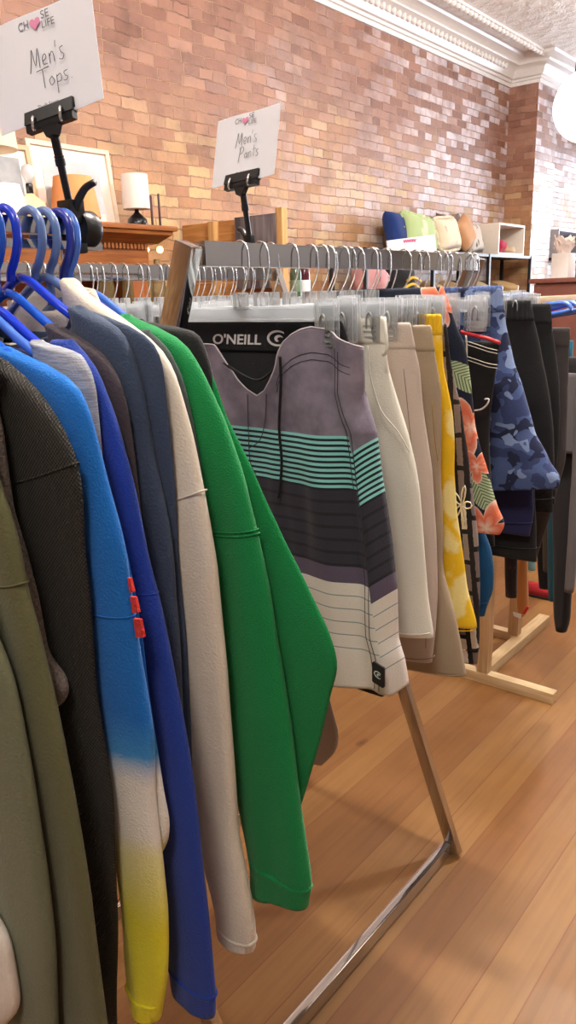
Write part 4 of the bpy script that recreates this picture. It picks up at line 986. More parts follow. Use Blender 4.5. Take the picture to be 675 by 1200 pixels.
def sign_holder(label, label2, rail_pt, pole_top, card_c, ex, ey, W, H_, word, knob):
    """ex, ey: unit vectors of the card (right, up) ; the pole runs from the clamp on the rail to the card's clip"""
    ex = Vector(ex).normalized(); ey = Vector(ey); ey = (ey - ex * ey.dot(ex)).normalized(); nz = ex.cross(ey)
    card_c = Vector(card_c)
    pole_top = card_c - ey * (H_ / 2 + 0.003) + nz * 0.0003
    fr = lambda x, y, d: card_c + ex * x + ey * y + nz * d
    t = thing('sign_holder', label, 'sign holder', rail_pt)
    p0 = Vector(rail_pt); p1 = Vector(pole_top); d = (p1 - p0).normalized()
    bm = bm_new(); tube(bm, [p0 + d * 0.006, p1], 0.0042, 12); tube(bm, [p0.lerp(p1, 0.52), p0.lerp(p1, 0.60)], 0.0056, 12); tube(bm, [p0.lerp(p1, 0.61), p0.lerp(p1, 0.63)], 0.0056, 12); tube(bm, [p0.lerp(p1, 0.60), p1], 0.0048, 12)
    obj('pole', bm, BLACKPL, t, angle=50)
    # clip head
    bm = bm_new()
    cl = lambda x, y, z: p1 + ex * x + ey * y + nz * z
    for (zz0, hh) in ((0.0035, 0.014), (-0.0035, 0.014)):
        poly = [cl(-0.033, 0.002, zz0 - 0.0015), cl(0.033, 0.002, zz0 - 0.0015), cl(0.033, 0.002 + hh, zz0 * 0.3 - 0.0015), cl(-0.033, 0.002 + hh, zz0 * 0.3 - 0.0015)]
        prism(bm, poly, nz * 0.003)
    prism(bm, [cl(-0.032, -0.006, -0.004), cl(0.032, -0.006, -0.004), cl(0.032, 0.002, -0.004), cl(-0.032, 0.002, -0.004)], nz * 0.008)
    prism(bm, [cl(-0.006, -0.016, -0.004), cl(0.006, -0.016, -0.004), cl(0.012, -0.004, -0.004), cl(-0.012, -0.004, -0.004)], nz * 0.008)
    hd = obj('clip_head', bm, BLACKPL, t, smooth=False)
    for x in (-0.019, 0.019):
        bm = bm_new(); tube(bm, [cl(x, 0.008, 0.0055), cl(x + 0.001, 0.003, 0.008), cl(x, -0.004, 0.0075), cl(x - 0.001, -0.006, 0.005)], 0.0018, 6, k=3); obj('spring', bm, WIRE, hd)
    # clamp on the rail
    bm = bm_new(); kx = 0.018 if knob else 0.010
    q_ = 1.0 if knob else 0.55
    box(bm, p0 + Vector((-0.012 * q_, -0.010 * q_, -0.012 * q_)), p0 + Vector((0.012 * q_, 0.010 * q_, 0.012 * q_)), 0.002)
    if knob:
        lathe(bm, p0 + Vector((0.0, 0.014, -0.018)), [(0.006, -0.010), (0.019, -0.008), (0.0205, -0.004), (0.0205, 0.010), (0.018, 0.014), (0.010, 0.016)], 28, 'y')
        box(bm, p0 + Vector((-0.014, -0.006, -0.045)), p0 + Vector((0.014, 0.008, -0.034)), 0.003)
        box(bm, p0 + Vector((-0.017, -0.005, -0.045)), p0 + Vector((-0.011, 0.008, 0.0)), 0.002)
    obj('clamp', bm, BLACKPL, t, angle=40)
    bm = bm_new()
    s = 1.0 if knob else 0.6; sg = 1 if knob else -1
    tube(bm, [p0 + Vector((0.004 * sg, 0, -0.004)), p0 + Vector((0.014 * sg * s, 0.0, 0.010 * s)), p0 + Vector((0.026 * sg * s, 0.002, 0.022 * s)), p0 + Vector((0.041 * sg * s, 0.004, 0.027 * s))], lambda q: 0.0052 - 0.0015 * q if s == 1 else 0.0042, 8, k=4)
    obj('lever', bm, BLACKPL, t)
    # the card
    c = thing('sign_card', label2, 'sign', fr(0, -H_ / 2, 0))
    bm = bm_new(); N = 14; rows = []
    for j in range(2):
        rows.append([bm.verts.new(fr(-W / 2 + W * i / N, (-H_ / 2, H_ / 2)[j], -0.0004 + 0.0012 * math.sin(i * 0.5))) for i in range(N + 1)])
    for i in range(N): bm.faces.new((rows[0][i], rows[0][i + 1], rows[1][i + 1], rows[1][i]))
    pc = obj('paper', bm, PAPER, c, smooth=False); so = pc.modifiers.new('thick', 'SOLIDIFY'); so.thickness = 0.0005; so.offset = -1
    sc = W / 0.14
    up_ = lambda x, y: fr(x * sc, y * sc, 0.0016)
    for (key, ox, oy, s_) in (('Men s', -0.021 + (0.003 if knob else 0), 0.001 - (0.006 if knob else 0), 0.0225), (word, -0.012 + (0.002 if knob else 0), -0.021 - (0.005 if knob else 0), 0.021)):
        for st in HAND[key]:
            bm = bm_new(); tube(bm, [up_(ox + x * s_, oy + y * s_) for x, y in st], 0.00034 * sc, 5, k=4 if len(st) > 2 else 1); obj('handwriting', bm, INK, c)
    f2 = lambda x, y, d: fr(x * sc, y * sc, 0.0014 + d * 1.0)
    flat_text('CH', GREYINK, f2, -0.0265, 0.0390, 0.0085, c, w=0.0135)
    flat_text('SE', GREYINK, f2, 0.0045, 0.0425, 0.0080, c, w=0.0105)
    flat_text('LIFE', GREYINK, f2, 0.0045, 0.0335, 0.0070, c, w=0.0165)
    bm = bm_new(); H2 = []
    for i in range(32):
        a_ = 2 * PI * i / 32; hx = 16 * math.sin(a_) ** 3; hy = 13 * math.cos(a_) - 5 * math.cos(2 * a_) - 2 * math.cos(3 * a_) - math.cos(4 * a_)
        H2.append(f2(-0.0045 + hx * 0.00044, 0.0415 + hy * 0.00042, 0.0002))
    bm.faces.new([bm.verts.new(p) for p in H2]); obj('heart_print', bm, PINK, c, smooth=False)
    flat_text('Thrift Store', GREYINK, f2, -0.014, -0.0425 , 0.0042, c, w=0.028)
    return t
sign_holder('black clip stand with round clamp on the tops rail, holding the Tops card', "white card reading Men's Tops in handwriting, above the blue hangers", (-0.77, 0.566, 1.599),
    on_r(65, 147, 0.557), (-0.7711, 0.5505, 1.7449), (0.9558, 0.2548, 0.1466), (-0.1757, 0.0955, 0.9798), 0.1433, 0.1107, 'Tops.', True)
sign_holder('small black clip stand clamped on the shorts rail, holding the Pants card', "white card reading Men's Pants in handwriting, above the chrome rack", (-0.80, 0.900, 1.583),
    on_r(286, 217, 0.888), (-0.802, 0.9007, 1.7092), (0.9986, -0.0348, 0.0388), (-0.0294, 0.2377, 0.9709), 0.1261, 0.0974, 'Pants', False)

# ------------------------------------------------------------------ pale wood rack and its clothes
t = thing('wooden_rack', 'pale pine clothes rack with T shaped feet standing behind the shorts', 'clothes rack', (-1.16, 2.9, 0))
bm = bm_new(); box(bm, (-1.55, 2.60, 0.0), (-0.885, 2.642, 0.044), 0.003); obj('foot', bm, LIGHTWOODX, t, angle=30)
bm = bm_new(); box(bm, (-1.50, 3.03, 0.0), (-1.245, 3.07, 0.040), 0.003); obj('cross_rail', bm, LIGHTWOODX, t, angle=30)
bm = bm_new(); box(bm, (-1.215, 2.642, 0.0), (-1.165, 3.30, 0.044), 0.003); obj('base_rail', bm, LIGHTWOOD, t, angle=30)
for r in (2.60, 3.00):
    bm = bm_new(); box(bm, (-1.195, r, 0.044), (-1.150, r + 0.042, 1.45), 0.003)
    if r > 2.9: bmesh.ops.translate(bm, verts=bm.verts[:], vec=(-0.045, 0, 0))
    obj('post', bm, LIGHTWOODZ, t, angle=30)
bm = bm_new(); box(bm, (-1.19, 2.42, 1.45), (-1.15, 3.6, 1.475), 0.003); obj('hanging_rail', bm, LIGHTWOOD, t, angle=30)
bm = bm_new(); tube(bm, [Vector((-1.215, 3.012, 0.055)), Vector((-1.20, 3.012, 0.055))], 0.012, 10); obj('bolt', bm, BLACKPL, t)
def rack_cloth(label, name, cat, r, mat, right, left, tk=0.02, seed=1):
    tr = trace(right, r); tl = trace(left, r); o = thing(name, label, cat, (-1.16, r, tr[-1][0]), 'clothes on the pine rack')
    bm = bm_new(); lobe(bm, r, tr, tl, lambda q: tk, n=28, amp=0.006, seed=seed, NZ=40); obj('sleeve', bm, mat, o)
    zt = tr[0][0]; bm = bm_new()
    lobe(bm, r + 0.012, [(zt, tl[0][1] + 0.02), (zt - 0.2, tl[0][1] + 0.03), (0.98, tl[0][1] + 0.03)], [(zt, -1.25), (zt - 0.2, -1.36), (0.98, -1.38)], lambda q: tk * 0.8, n=28, amp=0.006, seed=seed + 2, NZ=24); obj('body', bm, mat, o)
    return o
TEAL = fabric('teal jersey', (38, 96, 118), 900, 0.2); GREYJ = fabric('mid grey jersey', (92, 88, 90), 900, 0.2); TAUPJ = fabric('brown grey jersey', (84, 76, 70), 900, 0.2); AQUA = fabric('aqua cotton', (120, 170, 178), 900, 0.2)
TAN = fabric('tan suede cloth', (190, 132, 78), 700, 0.2); REDB = blotch_mat('black print with red', (34, 26, 28), (120, 44, 44), 40, 0.2, 0.3)
rack_cloth('black shirt with long drooping sleeve on the pine rack', 'long_sleeve_shirt', 'shirt', 2.56, BLKS, [(690, 420), (688, 470), (682, 540), (676, 620), (670, 690), (668, 730), (664, 740)], [(640, 420), (646, 520), (648, 600), (649, 690), (649, 730), (653, 739)], 0.024, 1)
rack_cloth('mid grey shirt at the right edge, hanging in front of the black sleeve', 'long_sleeve_shirt', 'shirt', 2.50, GREYJ, [(700, 440), (695, 520), (686, 600), (676, 660), (672, 694)], [(676, 440), (672, 520), (668, 590), (664, 660), (662, 692)], 0.02, 2)
rack_cloth('teal shirt sleeve hanging beside the long black sleeve', 'long_sleeve_shirt', 'shirt', 2.66, TEAL, [(672, 400), (668, 470), (660, 580), (656, 680), (654, 704)], [(645, 400), (645, 500), (642, 600), (642, 680), (644, 703)], 0.02, 3)
rack_cloth('brown grey shirt between the teal sleeve and a black sleeve', 'long_sleeve_shirt', 'shirt', 2.72, TAUPJ, [(660, 390), (656, 500), (650, 600), (648, 670)], [(630, 390), (634, 500), (636, 600), (637, 669)], 0.02, 4)
rack_cloth('black shirt hanging left of the brown grey shirt on the pine rack', 'long_sleeve_shirt', 'shirt', 2.80, BLKS, [(650, 390), (648, 500), (645, 600), (644, 690)], [(615, 390), (622, 500), (628, 600), (632, 689)], 0.02, 5)
rack_cloth('aqua garment whose small hem shows below the charcoal shorts', 'shirt', 'shirt', 3.05, AQUA, [(640, 400), (634, 560), (628, 640), (627, 668)], [(610, 400), (614, 560), (616, 640), (617, 667)], 0.02, 6)
rack_cloth('black and red print garment hanging left of the tan trouser leg', 'trousers', 'trousers', 2.75, REDB, [(612, 400), (608, 560), (606, 660), (605, 700)], [(585, 400), (590, 560), (592, 660), (593, 698)], 0.02, 7)
tt = rack_cloth('tan trouser leg with red hem and white tag, hanging behind the pine posts', 'trousers', 'trousers', 2.86, TAN, [(630, 400), (622, 560), (618, 660), (619, 715), (614, 722)], [(600, 400), (603, 560), (605, 660), (606, 712), (608, 721)], 0.02, 8)
bm = bm_new(); p = on_r(614, 719, 2.835); q = on_r(619, 711, 2.835); tube(bm, [p, p.lerp(q, .5), q], 0.006, 6); obj('red_hem', bm, RED, tt)
bm = bm_new(); a = on_r(601, 717, 2.82); prism(bm, [a, on_r(611, 720, 2.82), on_r(610, 725, 2.82), on_r(602, 722, 2.82)], (0, 0.002, 0)); obj('paper_tag', bm, PAPER, tt, smooth=False)
for i, (r, mt_, nm) in enumerate(((2.50, HANG_LIGHT, 'the mid grey shirt'), (2.56, HANG_LIGHT, 'the black long drooping sleeve'), (2.66, HANG_STEEL, 'the teal shirt'), (2.72, HANG_LIGHT, 'the brown grey shirt'), (2.80, HANG_BLUE, 'the second black shirt'))):
    t = thing('tube_hanger', 'pale blue hanger on the pine rack holding ' + nm, 'hanger', (-1.17, r, 1.40), 'blue hangers on the pine rack')
    bm = bm_new(); hr = 0.030; zc = 1.475 + 0.007 - hr
    tube(bm, [Vector((-1.17 - hr * math.cos(a), r, zc + hr * math.sin(a))) for a in [PI * i_ / 8 for i_ in range(9)]] + [Vector((-1.15, r, 1.425)), Vector((-1.17, r, 1.41))], 0.006, 8, k=2); obj('hook', bm, mt_, t)
    bm = bm_new(); pts = [(0, 1.412), (0.10, 1.43), (0.20, 1.452), (0.262, 1.458), (0.285, 1.444), (0.262, 1.43), (0, 1.392), (-0.2, 1.38), (-0.22, 1.37), (-0.2, 1.39), (-0.1, 1.405), (0, 1.412)]
    tube(bm, [Vector((-1.17 + x, r, z)) for x, z in pts], 0.0065, 8, k=3); obj('frame', bm, mt_, t)
# red shoe on the floor
t = thing('shoe', 'red flat shoe on the floor under the dark shirts', 'shoe', on_z(630, 700, 0))
p = on_z(630, 698, 0); bm = bm_new(); tube(bm, [p + Vector((-0.12, 0, 0.022)), p + Vector((-0.06, 0, 0.03)), p + Vector((0.04, 0, 0.032)), p + Vector((0.11, 0, 0.024))], lambda q: 0.020 + 0.018 * math.sin(PI * q), 12, k=4); obj('upper', bm, fabric('red canvas', (150, 32, 38)), t)
bm = bm_new(); box(bm, p + Vector((-0.13, -0.035, 0.0)), p + Vector((0.125, 0.035, 0.012)), 0.004); obj('sole', bm, BLACKPL, t)

# ------------------------------------------------------------------ along the brick wall, left: mantel cabinet and what stands on it
MU0, MU1 = -3.585, -3.18; ML = 1.45; MRR = 2.98; MT = 1.873
t = thing('mantel_cabinet', 'oak stained mantel cabinet with moulded cornice against the brick wall', 'cabinet', (-3.4, 2.2, 0))
bm = bm_new(); box(bm, (MU0, ML, MT - 0.025), (MU1 + 0.03, MRR, MT), 0.006); obj('top_board', bm, MANTEL, t, angle=30)
bm = bm_new(); pr = [(MU1 + 0.02, MT - 0.025), (MU1 + 0.015, MT - 0.045), (MU1 - 0.03, MT - 0.07), (MU1 - 0.05, MT - 0.085), (MU0 + 0.01, MT - 0.085), (MU0 + 0.01, MT - 0.025)]
A = [bm.verts.new((u, ML, z)) for u, z in pr]; B = [bm.verts.new((u, MRR - 0.03 - (MU1 + 0.02 - u) * (0.6 if u > MU0 + 0.1 else 0.0), z)) for u, z in pr]
n = len(pr); bm.faces.new(A); bm.faces.new(B[::-1])
for i in range(n): bm.faces.new((A[i], A[(i + 1) % n], B[(i + 1) % n], B[i]))
obj('cornice_moulding', bm, MANTEL, t, angle=30)
bm = bm_new(); r = ML
while r < MRR - 0.16: box(bm, (MU1 - 0.07, r, MT - 0.112), (MU1 - 0.055, r + 0.014, MT - 0.087)); r += 0.024
obj('dentil_strip', bm, MANTEL, t, smooth=False)
bm = bm_new(); box(bm, (MU0 + 0.005, ML, MT - 0.20), (MU1 - 0.07, MRR - 0.13, MT - 0.085), 0.004); obj('frieze', bm, MANTEL, t, angle=30)
for r in (ML + 0.05, MRR - 0.24):
    bm = bm_new(); box(bm, (MU0 + 0.005, r, 0.0), (MU1 - 0.08, r + 0.10, MT - 0.20), 0.004); obj('side_post', bm, MANTELZ, t, angle=30)
bm = bm_new(); box(bm, (MU0 + 0.005, ML + 0.15, 0.0), (MU0 + 0.03, MRR - 0.24, MT - 0.20)); obj('back_panel', bm, MANTELZ, t, smooth=False)
bm = bm_new(); box(bm, (MU0 + 0.03, ML + 0.15, 1.45), (MU1 - 0.10, MRR - 0.24, 1.475)); obj('shelf', bm, MANTEL, t, smooth=False)
# small glowing glass ornaments on the shelf under the mantel
WARM = emit('warm bulb', (255, 214, 120), 6.0)
GLASSO = clear_mat('smoked glass', (150, 130, 90), 0.35)
for i, x in enumerate((121, 147, 153, 168, 183)):
    p = on_u(x, 293 if i != 1 else 290, -3.3)
    o = thing('glass_lantern', ('smallest', 'second', 'third', 'fourth', 'brightest')[i] + ' glass lantern with warm bulb under the mantel, counted from the left' if i not in (0, 4) else ('leftmost small glass lantern with warm bulb under the mantel' if i == 0 else 'rightmost and brightest glass lantern under the mantel'), 'lantern', (p.x, p.y, 1.475), 'lanterns under the mantel')
    bm = bm_new(); lathe(bm, (p.x, p.y, 1.475), [(0.03, 0), (0.038, 0.02), (0.04, 0.1), (0.03, 0.16), (0.018, 0.2), (0.018, 0.24)], 16); obj('glass', bm, GLASSO, o)
    bm = bm_new(); q = bmesh.ops.create_uvsphere(bm, u_segments=10, v_segments=8, radius=0.012 + 0.006 * (i in (2, 4))); bmesh.ops.translate(bm, vec=(p.x + 0.03, p.y, p.z), verts=q['verts']); obj('bulb', bm, WARM, o)
# white shaded lamp with black base
def lamp(label, c, base_prof, shade_prof, bmat, smat, cat='lamp', lean=0):
    t = thing('table_lamp', label, cat, c)
    bm = bm_new(); lathe(bm, c, base_prof, 24); obj('base', bm, bmat, t)
    bm = bm_new(); lathe(bm, c, shade_prof, 32); obj('lamp_shade', bm, smat, t, angle=40); return t
WSH = simple('white lampshade', (244, 238, 230), 0.8); OSH = simple('orange lampshade', (236, 158, 100), 0.8)
cl = on_u(161, 258, -3.38); cl.z = MT; hS = on_u(160, 205, -3.38).z - MT
wS = (on_u(176, 220, -3.38) - on_u(145, 220, -3.38)).length / 2 * 0.78
lamp('white drum shade lamp with small black base on the mantel', cl, [(0.05, 0), (0.058, 0.012), (0.05, 0.05), (0.022, 0.075), (0.012, 0.085), (0.010, 0.12)], [(wS, 0.10), (wS * 1.01, 0.102), (wS * 0.97, hS), (wS * 0.95, hS - 0.002)], simple('glossy black ceramic', (20, 20, 24), 0.15), WSH)
for i, x in enumerate((178.5, 187.5)):
    c = on_u(x, 258, -3.27); c.z = MT; h = on_u(x, 229 - i * 2, -3.27).z - MT
    o = thing('candle', ('dark brown taper candle next to the white lamp' if i == 0 else 'dark brown taper candle nearest the end of the mantel'), 'candle', c, 'taper candles on the mantel')
    bm = bm_new(); lathe(bm, c, [(0.011, 0), (0.011, 0.006), (0.0065, 0.008), (0.006, h - 0.004), (0.003, h)], 12); obj('stick', bm, simple('dark brown wax', (66, 38, 40), 0.5), o)
    bm = bm_new(); lathe(bm, c, [(0.016, 0), (0.017, 0.008), (0.010, 0.012)], 12); obj('holder', bm, BLACKMET, o)
# framed picture leaning on the wall
def framed(label, uA, px, mat_frame, art, mw=0.05):
    P = [on_u(x, y, uA) for x, y in px]     # TL, TR, BR, BL
    r0 = P[0].y; r1 = P[1].y; z0 = MT + 0.002; z1 = (P[0].z + P[1].z) / 2
    t = thing('framed_picture', label, 'picture', (uA, (r0 + r1) / 2, z0))
    ln = 0.05
    def V(r, z, d): return Vector((uA + d - ln * (z - z0) / (z1 - z0), r, z))
    def quad(bm, ra, rb, za, zb, d0, d1):
        prism(bm, [V(ra, za, d0), V(rb, za, d0), V(rb, zb, d0), V(ra, zb, d0)], (d1 - d0, 0, 0))
    fw = 0.022
    bm = bm_new(); quad(bm, r0, r1, z0, z0 + fw, 0, 0.022); quad(bm, r0, r1, z1 - fw, z1, 0, 0.022); quad(bm, r0, r0 + fw, z0 + fw, z1 - fw, 0, 0.022); quad(bm, r1 - fw, r1, z0 + fw, z1 - fw, 0, 0.022); obj('frame', bm, mat_frame, t, smooth=False)
    bm = bm_new(); quad(bm, r0 + fw, r1 - fw, z0 + fw, z1 - fw, 0.002, 0.008); obj('mat_board', bm, simple('cream mat board', (238, 228, 216), 0.6), t, smooth=False)
    bm = bm_new(); quad(bm, r0 + fw + mw, r1 - fw - mw, z0 + fw + mw, z1 - fw - mw, 0.008, 0.010); obj('print', bm, art, t, smooth=False)
    return t
def art_mat(name, a, b, scale):
    t = NT(name, 0.35, 0, 0.5); o = t.xyz(); f = t.ramp(t.mt('ADD', t.noise(scale, 4), t.mt('MULTIPLY', o[2], 0.4)), [(0.35, (0, 0, 0, 1)), (0.8, (1, 1, 1, 1))]); t.col(t.mix(f, lin(a), lin(b))); return t.mat
framed('large framed print with wide cream mat leaning behind the orange lamp', -3.50, [(33, 160), (131, 176), (145, 258), (60, 255)], simple('pale gold frame', (226, 204, 178), 0.45), art_mat('misty grey print', (176, 176, 180), (212, 212, 214), 5), 0.055)
framed('wooden framed dark print at the far left of the mantel', -3.46, [(-60, 150), (38, 175), (44, 250), (-60, 240)], simple('light oak frame', (196, 166, 128), 0.5), art_mat('dark grey print', (92, 92, 98), (170, 168, 170), 5), 0.04)
co_ = on_u(90, 262, -3.36); co_.z = MT
rO = 0.115
zO = on_u(90, 208, -3.36).z - MT
lamp('orange fabric shade lamp on the mantel in front of the framed print', co_, [(0.06, 0), (0.06, 0.01), (0.02, 0.02), (0.012, 0.06)], [(rO * 1.05, 0.03), (rO * 1.06, 0.033), (rO * 0.80, zO), (rO * 0.78, zO - 0.003)], MANTEL, OSH)
cb = on_u(38, 252, -3.33); cb.z = MT
t = thing('glass_lamp', 'pale yellow glass lamp base with bare bulb and no shade on the mantel', 'lamp', cb)
bm = bm_new(); lathe(bm, cb, [(0.05, 0), (0.07, 0.02), (0.075, 0.05), (0.06, 0.085), (0.025, 0.11), (0.018, 0.12)], 24); obj('base', bm, simple('pale yellow glass', (226, 208, 160), 0.2), t)
bm = bm_new(); lathe(bm, cb, [(0.016, 0.12), (0.017, 0.16), (0.014, 0.165)], 14); obj('socket', bm, BLACKPL, t)
bm = bm_new(); lathe(bm, cb, [(0.012, 0.165), (0.026, 0.195), (0.03, 0.215), (0.024, 0.238), (0.008, 0.247)], 18); obj('bulb', bm, simple('frosted bulb', (214, 212, 216), 0.25), t)
cw = on_u(6, 222, -3.34); cw.z = MT
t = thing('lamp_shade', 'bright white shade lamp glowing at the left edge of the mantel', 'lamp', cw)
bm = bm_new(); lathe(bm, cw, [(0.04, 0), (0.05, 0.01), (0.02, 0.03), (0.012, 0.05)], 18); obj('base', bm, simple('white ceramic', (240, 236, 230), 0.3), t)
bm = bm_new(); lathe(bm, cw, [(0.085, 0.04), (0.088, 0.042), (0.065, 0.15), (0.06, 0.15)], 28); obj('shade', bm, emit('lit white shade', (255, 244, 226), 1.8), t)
# tall cream shade behind the Tops card
cq = on_u(-14, 200, -3.30); cq.z = MT; zb_ = on_u(-14, 176, -3.30).z - MT
lamp('tall cream shaded lamp at the left edge, partly hidden by the Tops card', cq, [(0.05, 0), (0.055, 0.012), (0.03, 0.05), (0.014, 0.09), (0.012, zb_ + 0.02)], [(0.13, zb_), (0.135, zb_ + 0.002), (0.12, zb_ + 0.22), (0.118, zb_ + 0.22)], simple('cream ceramic', (220, 206, 184), 0.3), simple('cream lampshade', (226, 206, 178), 0.8))
# ------------------------------------------------------------------ plank partition with grey cloth
PR = 3.42
t = thing('plank_partition', 'rough plank partition standing out from the brick wall beside the mantel', 'partition', (-3.15, PR, 0))
zt = 1.93
for j in range(11):
    z1 = zt - j * 0.17; z0 = max(0.0, z1 - 0.166)
    if z1 <= 0.02: break
    bm = bm_new(); box(bm, (-3.58, PR, z0), (-2.80, PR + 0.025, z1), 0.003); obj('plank', bm, CRATE, t, angle=30)
for u in (-3.30, -2.79):
    bm = bm_new(); box(bm, (u - 0.02, PR - 0.045, 0.0), (u + 0.025, PR, zt + (0.03 if u > -3 else 0.0)), 0.003); obj('post', bm, CRATEZ, t, angle=30)
t2 = thing('cloth', 'dark grey weathered cloth draped over the plank partition behind the Pants card', 'cloth', (-2.98, PR, 1.75))
def drape_mat():
    q = NT('weathered grey cloth', 0.9, 0, 0.2); v = q.scl(q.co(), (30, 30, 3)); q.col(q.mix(q.ramp(q.noise(1, 4, v), [(0.35, (0, 0, 0, 1)), (0.7, (1, 1, 1, 1))]), lin((78, 70, 74)), lin((138, 128, 130)))); return q.mat
bm = bm_new()
ua = on_r(275, 262, PR - 0.05).x; ub = on_r(323, 258, PR - 0.05).x
box(bm, (ua, PR - 0.052, 1.55), (ub, PR - 0.046, zt - 0.005), 0.002); box(bm, (ua, PR - 0.052, zt - 0.005), (ub, PR + 0.032, zt + 0.004), 0.002)
bmesh.ops.subdivide_edges(bm, edges=bm.edges[:], cuts=3); 
obj('fall', bm, drape_mat(), t2, angle=40)
# bottles standing behind the front rail
for i, (x, cc, nm) in enumerate(((347, (70, 92, 74), 'dark green glass bottle standing past the plank partition'), (357, (74, 24, 34), 'dark wine red bottle standing past the plank partition'))):
    c = on_u(x, 345, -3.2); z0 = 1.48
    o = thing('bottle', nm, 'bottle', (c.x, c.y, z0))
    bm = bm_new(); lathe(bm, (c.x, c.y, z0), [(0.036, 0), (0.038, 0.01), (0.038, 0.16), (0.03, 0.2), (0.014, 0.23), (0.013, 0.29), (0.016, 0.292), (0.016, 0.3)], 18); obj('glass', bm, simple('bottle glass', cc, 0.12), o)
    bm = bm_new(); lathe(bm, (c.x, c.y, z0), [(0.0385, 0.05), (0.0388, 0.052), (0.0388, 0.12), (0.0385, 0.122)], 18); obj('paper_label', bm, PAPER if i else simple('green label', (110, 130, 110), 0.6), o)
# low wall shelf the bottles stand on
bm = bm_new(); box(bm, (-3.59, 3.75, 1.45), (-3.1, 4.75, 1.48), 0.004); o = obj('wall_shelf', bm, CRATE, loc=(-3.35, 4.2, 1.45), angle=30); tag(o, 'plank wall shelf holding the two dark bottles', 'shelf')

# ------------------------------------------------------------------ black wire shelving with pillows, cubby and shoes
SU0, SU1 = -3.57, -3.24; S0, S1 = 4.9, 7.95; ST = 1.83
t = thing('shelving_unit', 'black metal shelving unit along the brick wall, carrying pillows and a white cubby', 'shelving', (-3.4, 6.4, 0))
for z in (1.83, 1.48, 1.0, 0.4):
    bm = bm_new(); box(bm, (SU0, S0, z - 0.025), (SU1, S1, z), 0.003); obj('shelf', bm, BLACKMET, t, angle=30)
for r in (S0, 5.9, 6.95, S1 - 0.03):
    for u in (SU0, SU1 - 0.025):
        bm = bm_new(); box(bm, (u, r, 0.0), (u + 0.03, r + 0.03, ST), 0.003); obj('upright', bm, BLACKMET, t, angle=30)
def pillow(label, c, w, h, th, mat, yaw=0.0, roll=0.0, frill=False, tiltb=-0.25):
    o = thing('pillow', label, 'pillow', c, 'pillows on the black shelving')
    bm = bm_new(); N = 18; S = []
    for side in (1, -1):
        G = []
        for j in range(N + 1):
            row = []
            for i in range(N + 1):
                x = -1 + 2 * i / N; y = -1 + 2 * j / N
                b_ = max(0, (1 - x ** 4)) ** 0.5 * max(0, (1 - y ** 4)) ** 0.5
                k = 1 - 0.10 * (1 - abs(x) ** 2) * abs(y) ** 3; k2 = 1 - 0.10 * (1 - abs(y) ** 2) * abs(x) ** 3
                p = Vector((th / 2 * b_ * side, x * w / 2 * k2, y * h / 2 * k))
                row.append(p)
            G.append(row)
        S.append(G)
    R = Matrix.Rotation(yaw, 3, 'Z') @ Matrix.Rotation(tiltb, 3, 'Y') @ Matrix.Rotation(roll, 3, 'X')
    zmin = min((R @ p).z for G in S for row in G for p in row)
    cc = Vector(c) + Vector((0, 0, -zmin))
    for G in S:
        V = [[bm.verts.new(cc + R @ p) for p in row] for row in G]
        for j in range(N):
            for i in range(N): bm.faces.new((V[j][i], V[j][i + 1], V[j + 1][i + 1], V[j + 1][i]))
    bmesh.ops.remove_doubles(bm, verts=bm.verts[:], dist=1e-5)
    obj('cover', bm, mat, o)
    if frill:
        bm = bm_new(); P = []
        for i in range(80):
            a_ = 2 * PI * i / 80; c_, s_ = math.cos(a_), math.sin(a_)
            x = math.copysign(abs(c_) ** 0.35, c_); y = math.copysign(abs(s_) ** 0.35, s_)
            P.append(cc + R @ Vector((0.01 * math.sin(i * 2.4), x * w / 2 * 1.02, y * h / 2 * 1.02)))
        tube(bm, P, 0.016, 6, closed=True); obj('frill', bm, mat, o)
    return o
FLOW = blotch_mat('cream floral cotton', (226, 210, 184), (204, 150, 136), 14, 0.2, 0.34); GRN = blotch_mat('sage green floral cotton', (172, 190, 134), (226, 204, 176), 8, 0.3, 0.42)
NAVP = fabric('deep blue velvet', (30, 52, 110), 400, 0.2); TANP = fabric('caramel cotton', (192, 144, 104), 400, 0.2); ZEB = blotch_mat('brown and white marbled cotton', (214, 204, 192), (110, 92, 80), 18, 0.3, 0.38); BRN = blotch_mat('dark floral tapestry', (104, 78, 66), (150, 120, 96), 18, 0.25, 0.4)
pillow('deep blue velvet pillow, leftmost on the black shelving', (-3.42, 5.62, ST), 0.30, 0.31, 0.14, NAVP, 0.1, 0.0)
pillow('deep blue pillow corner behind the frilled green pillow', (-3.49, 6.02, ST), 0.40, 0.31, 0.11, NAVP, 0.0, 0.0)
pillow('frilled sage green floral pillow leaning on the deep blue pillows', (-3.36, 5.86, ST), 0.46, 0.27, 0.13, GRN, -0.05, -0.1, True)
pillow('cream floral frilled pillow right of the sage green pillow', (-3.36, 6.34, ST), 0.38, 0.28, 0.14, FLOW, 0.0, 0.1, True)
pillow('dark floral tapestry pillow behind the caramel pillow', (-3.48, 6.66, ST), 0.44, 0.36, 0.11, BRN, 0.0, 0.05)
pillow('caramel pillow leaning as a diamond on the shelving', (-3.34, 6.64, ST), 0.28, 0.26, 0.12, TANP, 0.0, 0.5)
pillow('marbled brown and white pillow, rightmost beside the white cubby', (-3.40, 6.92, ST), 0.30, 0.26, 0.12, ZEB, 0.0, 0.1)
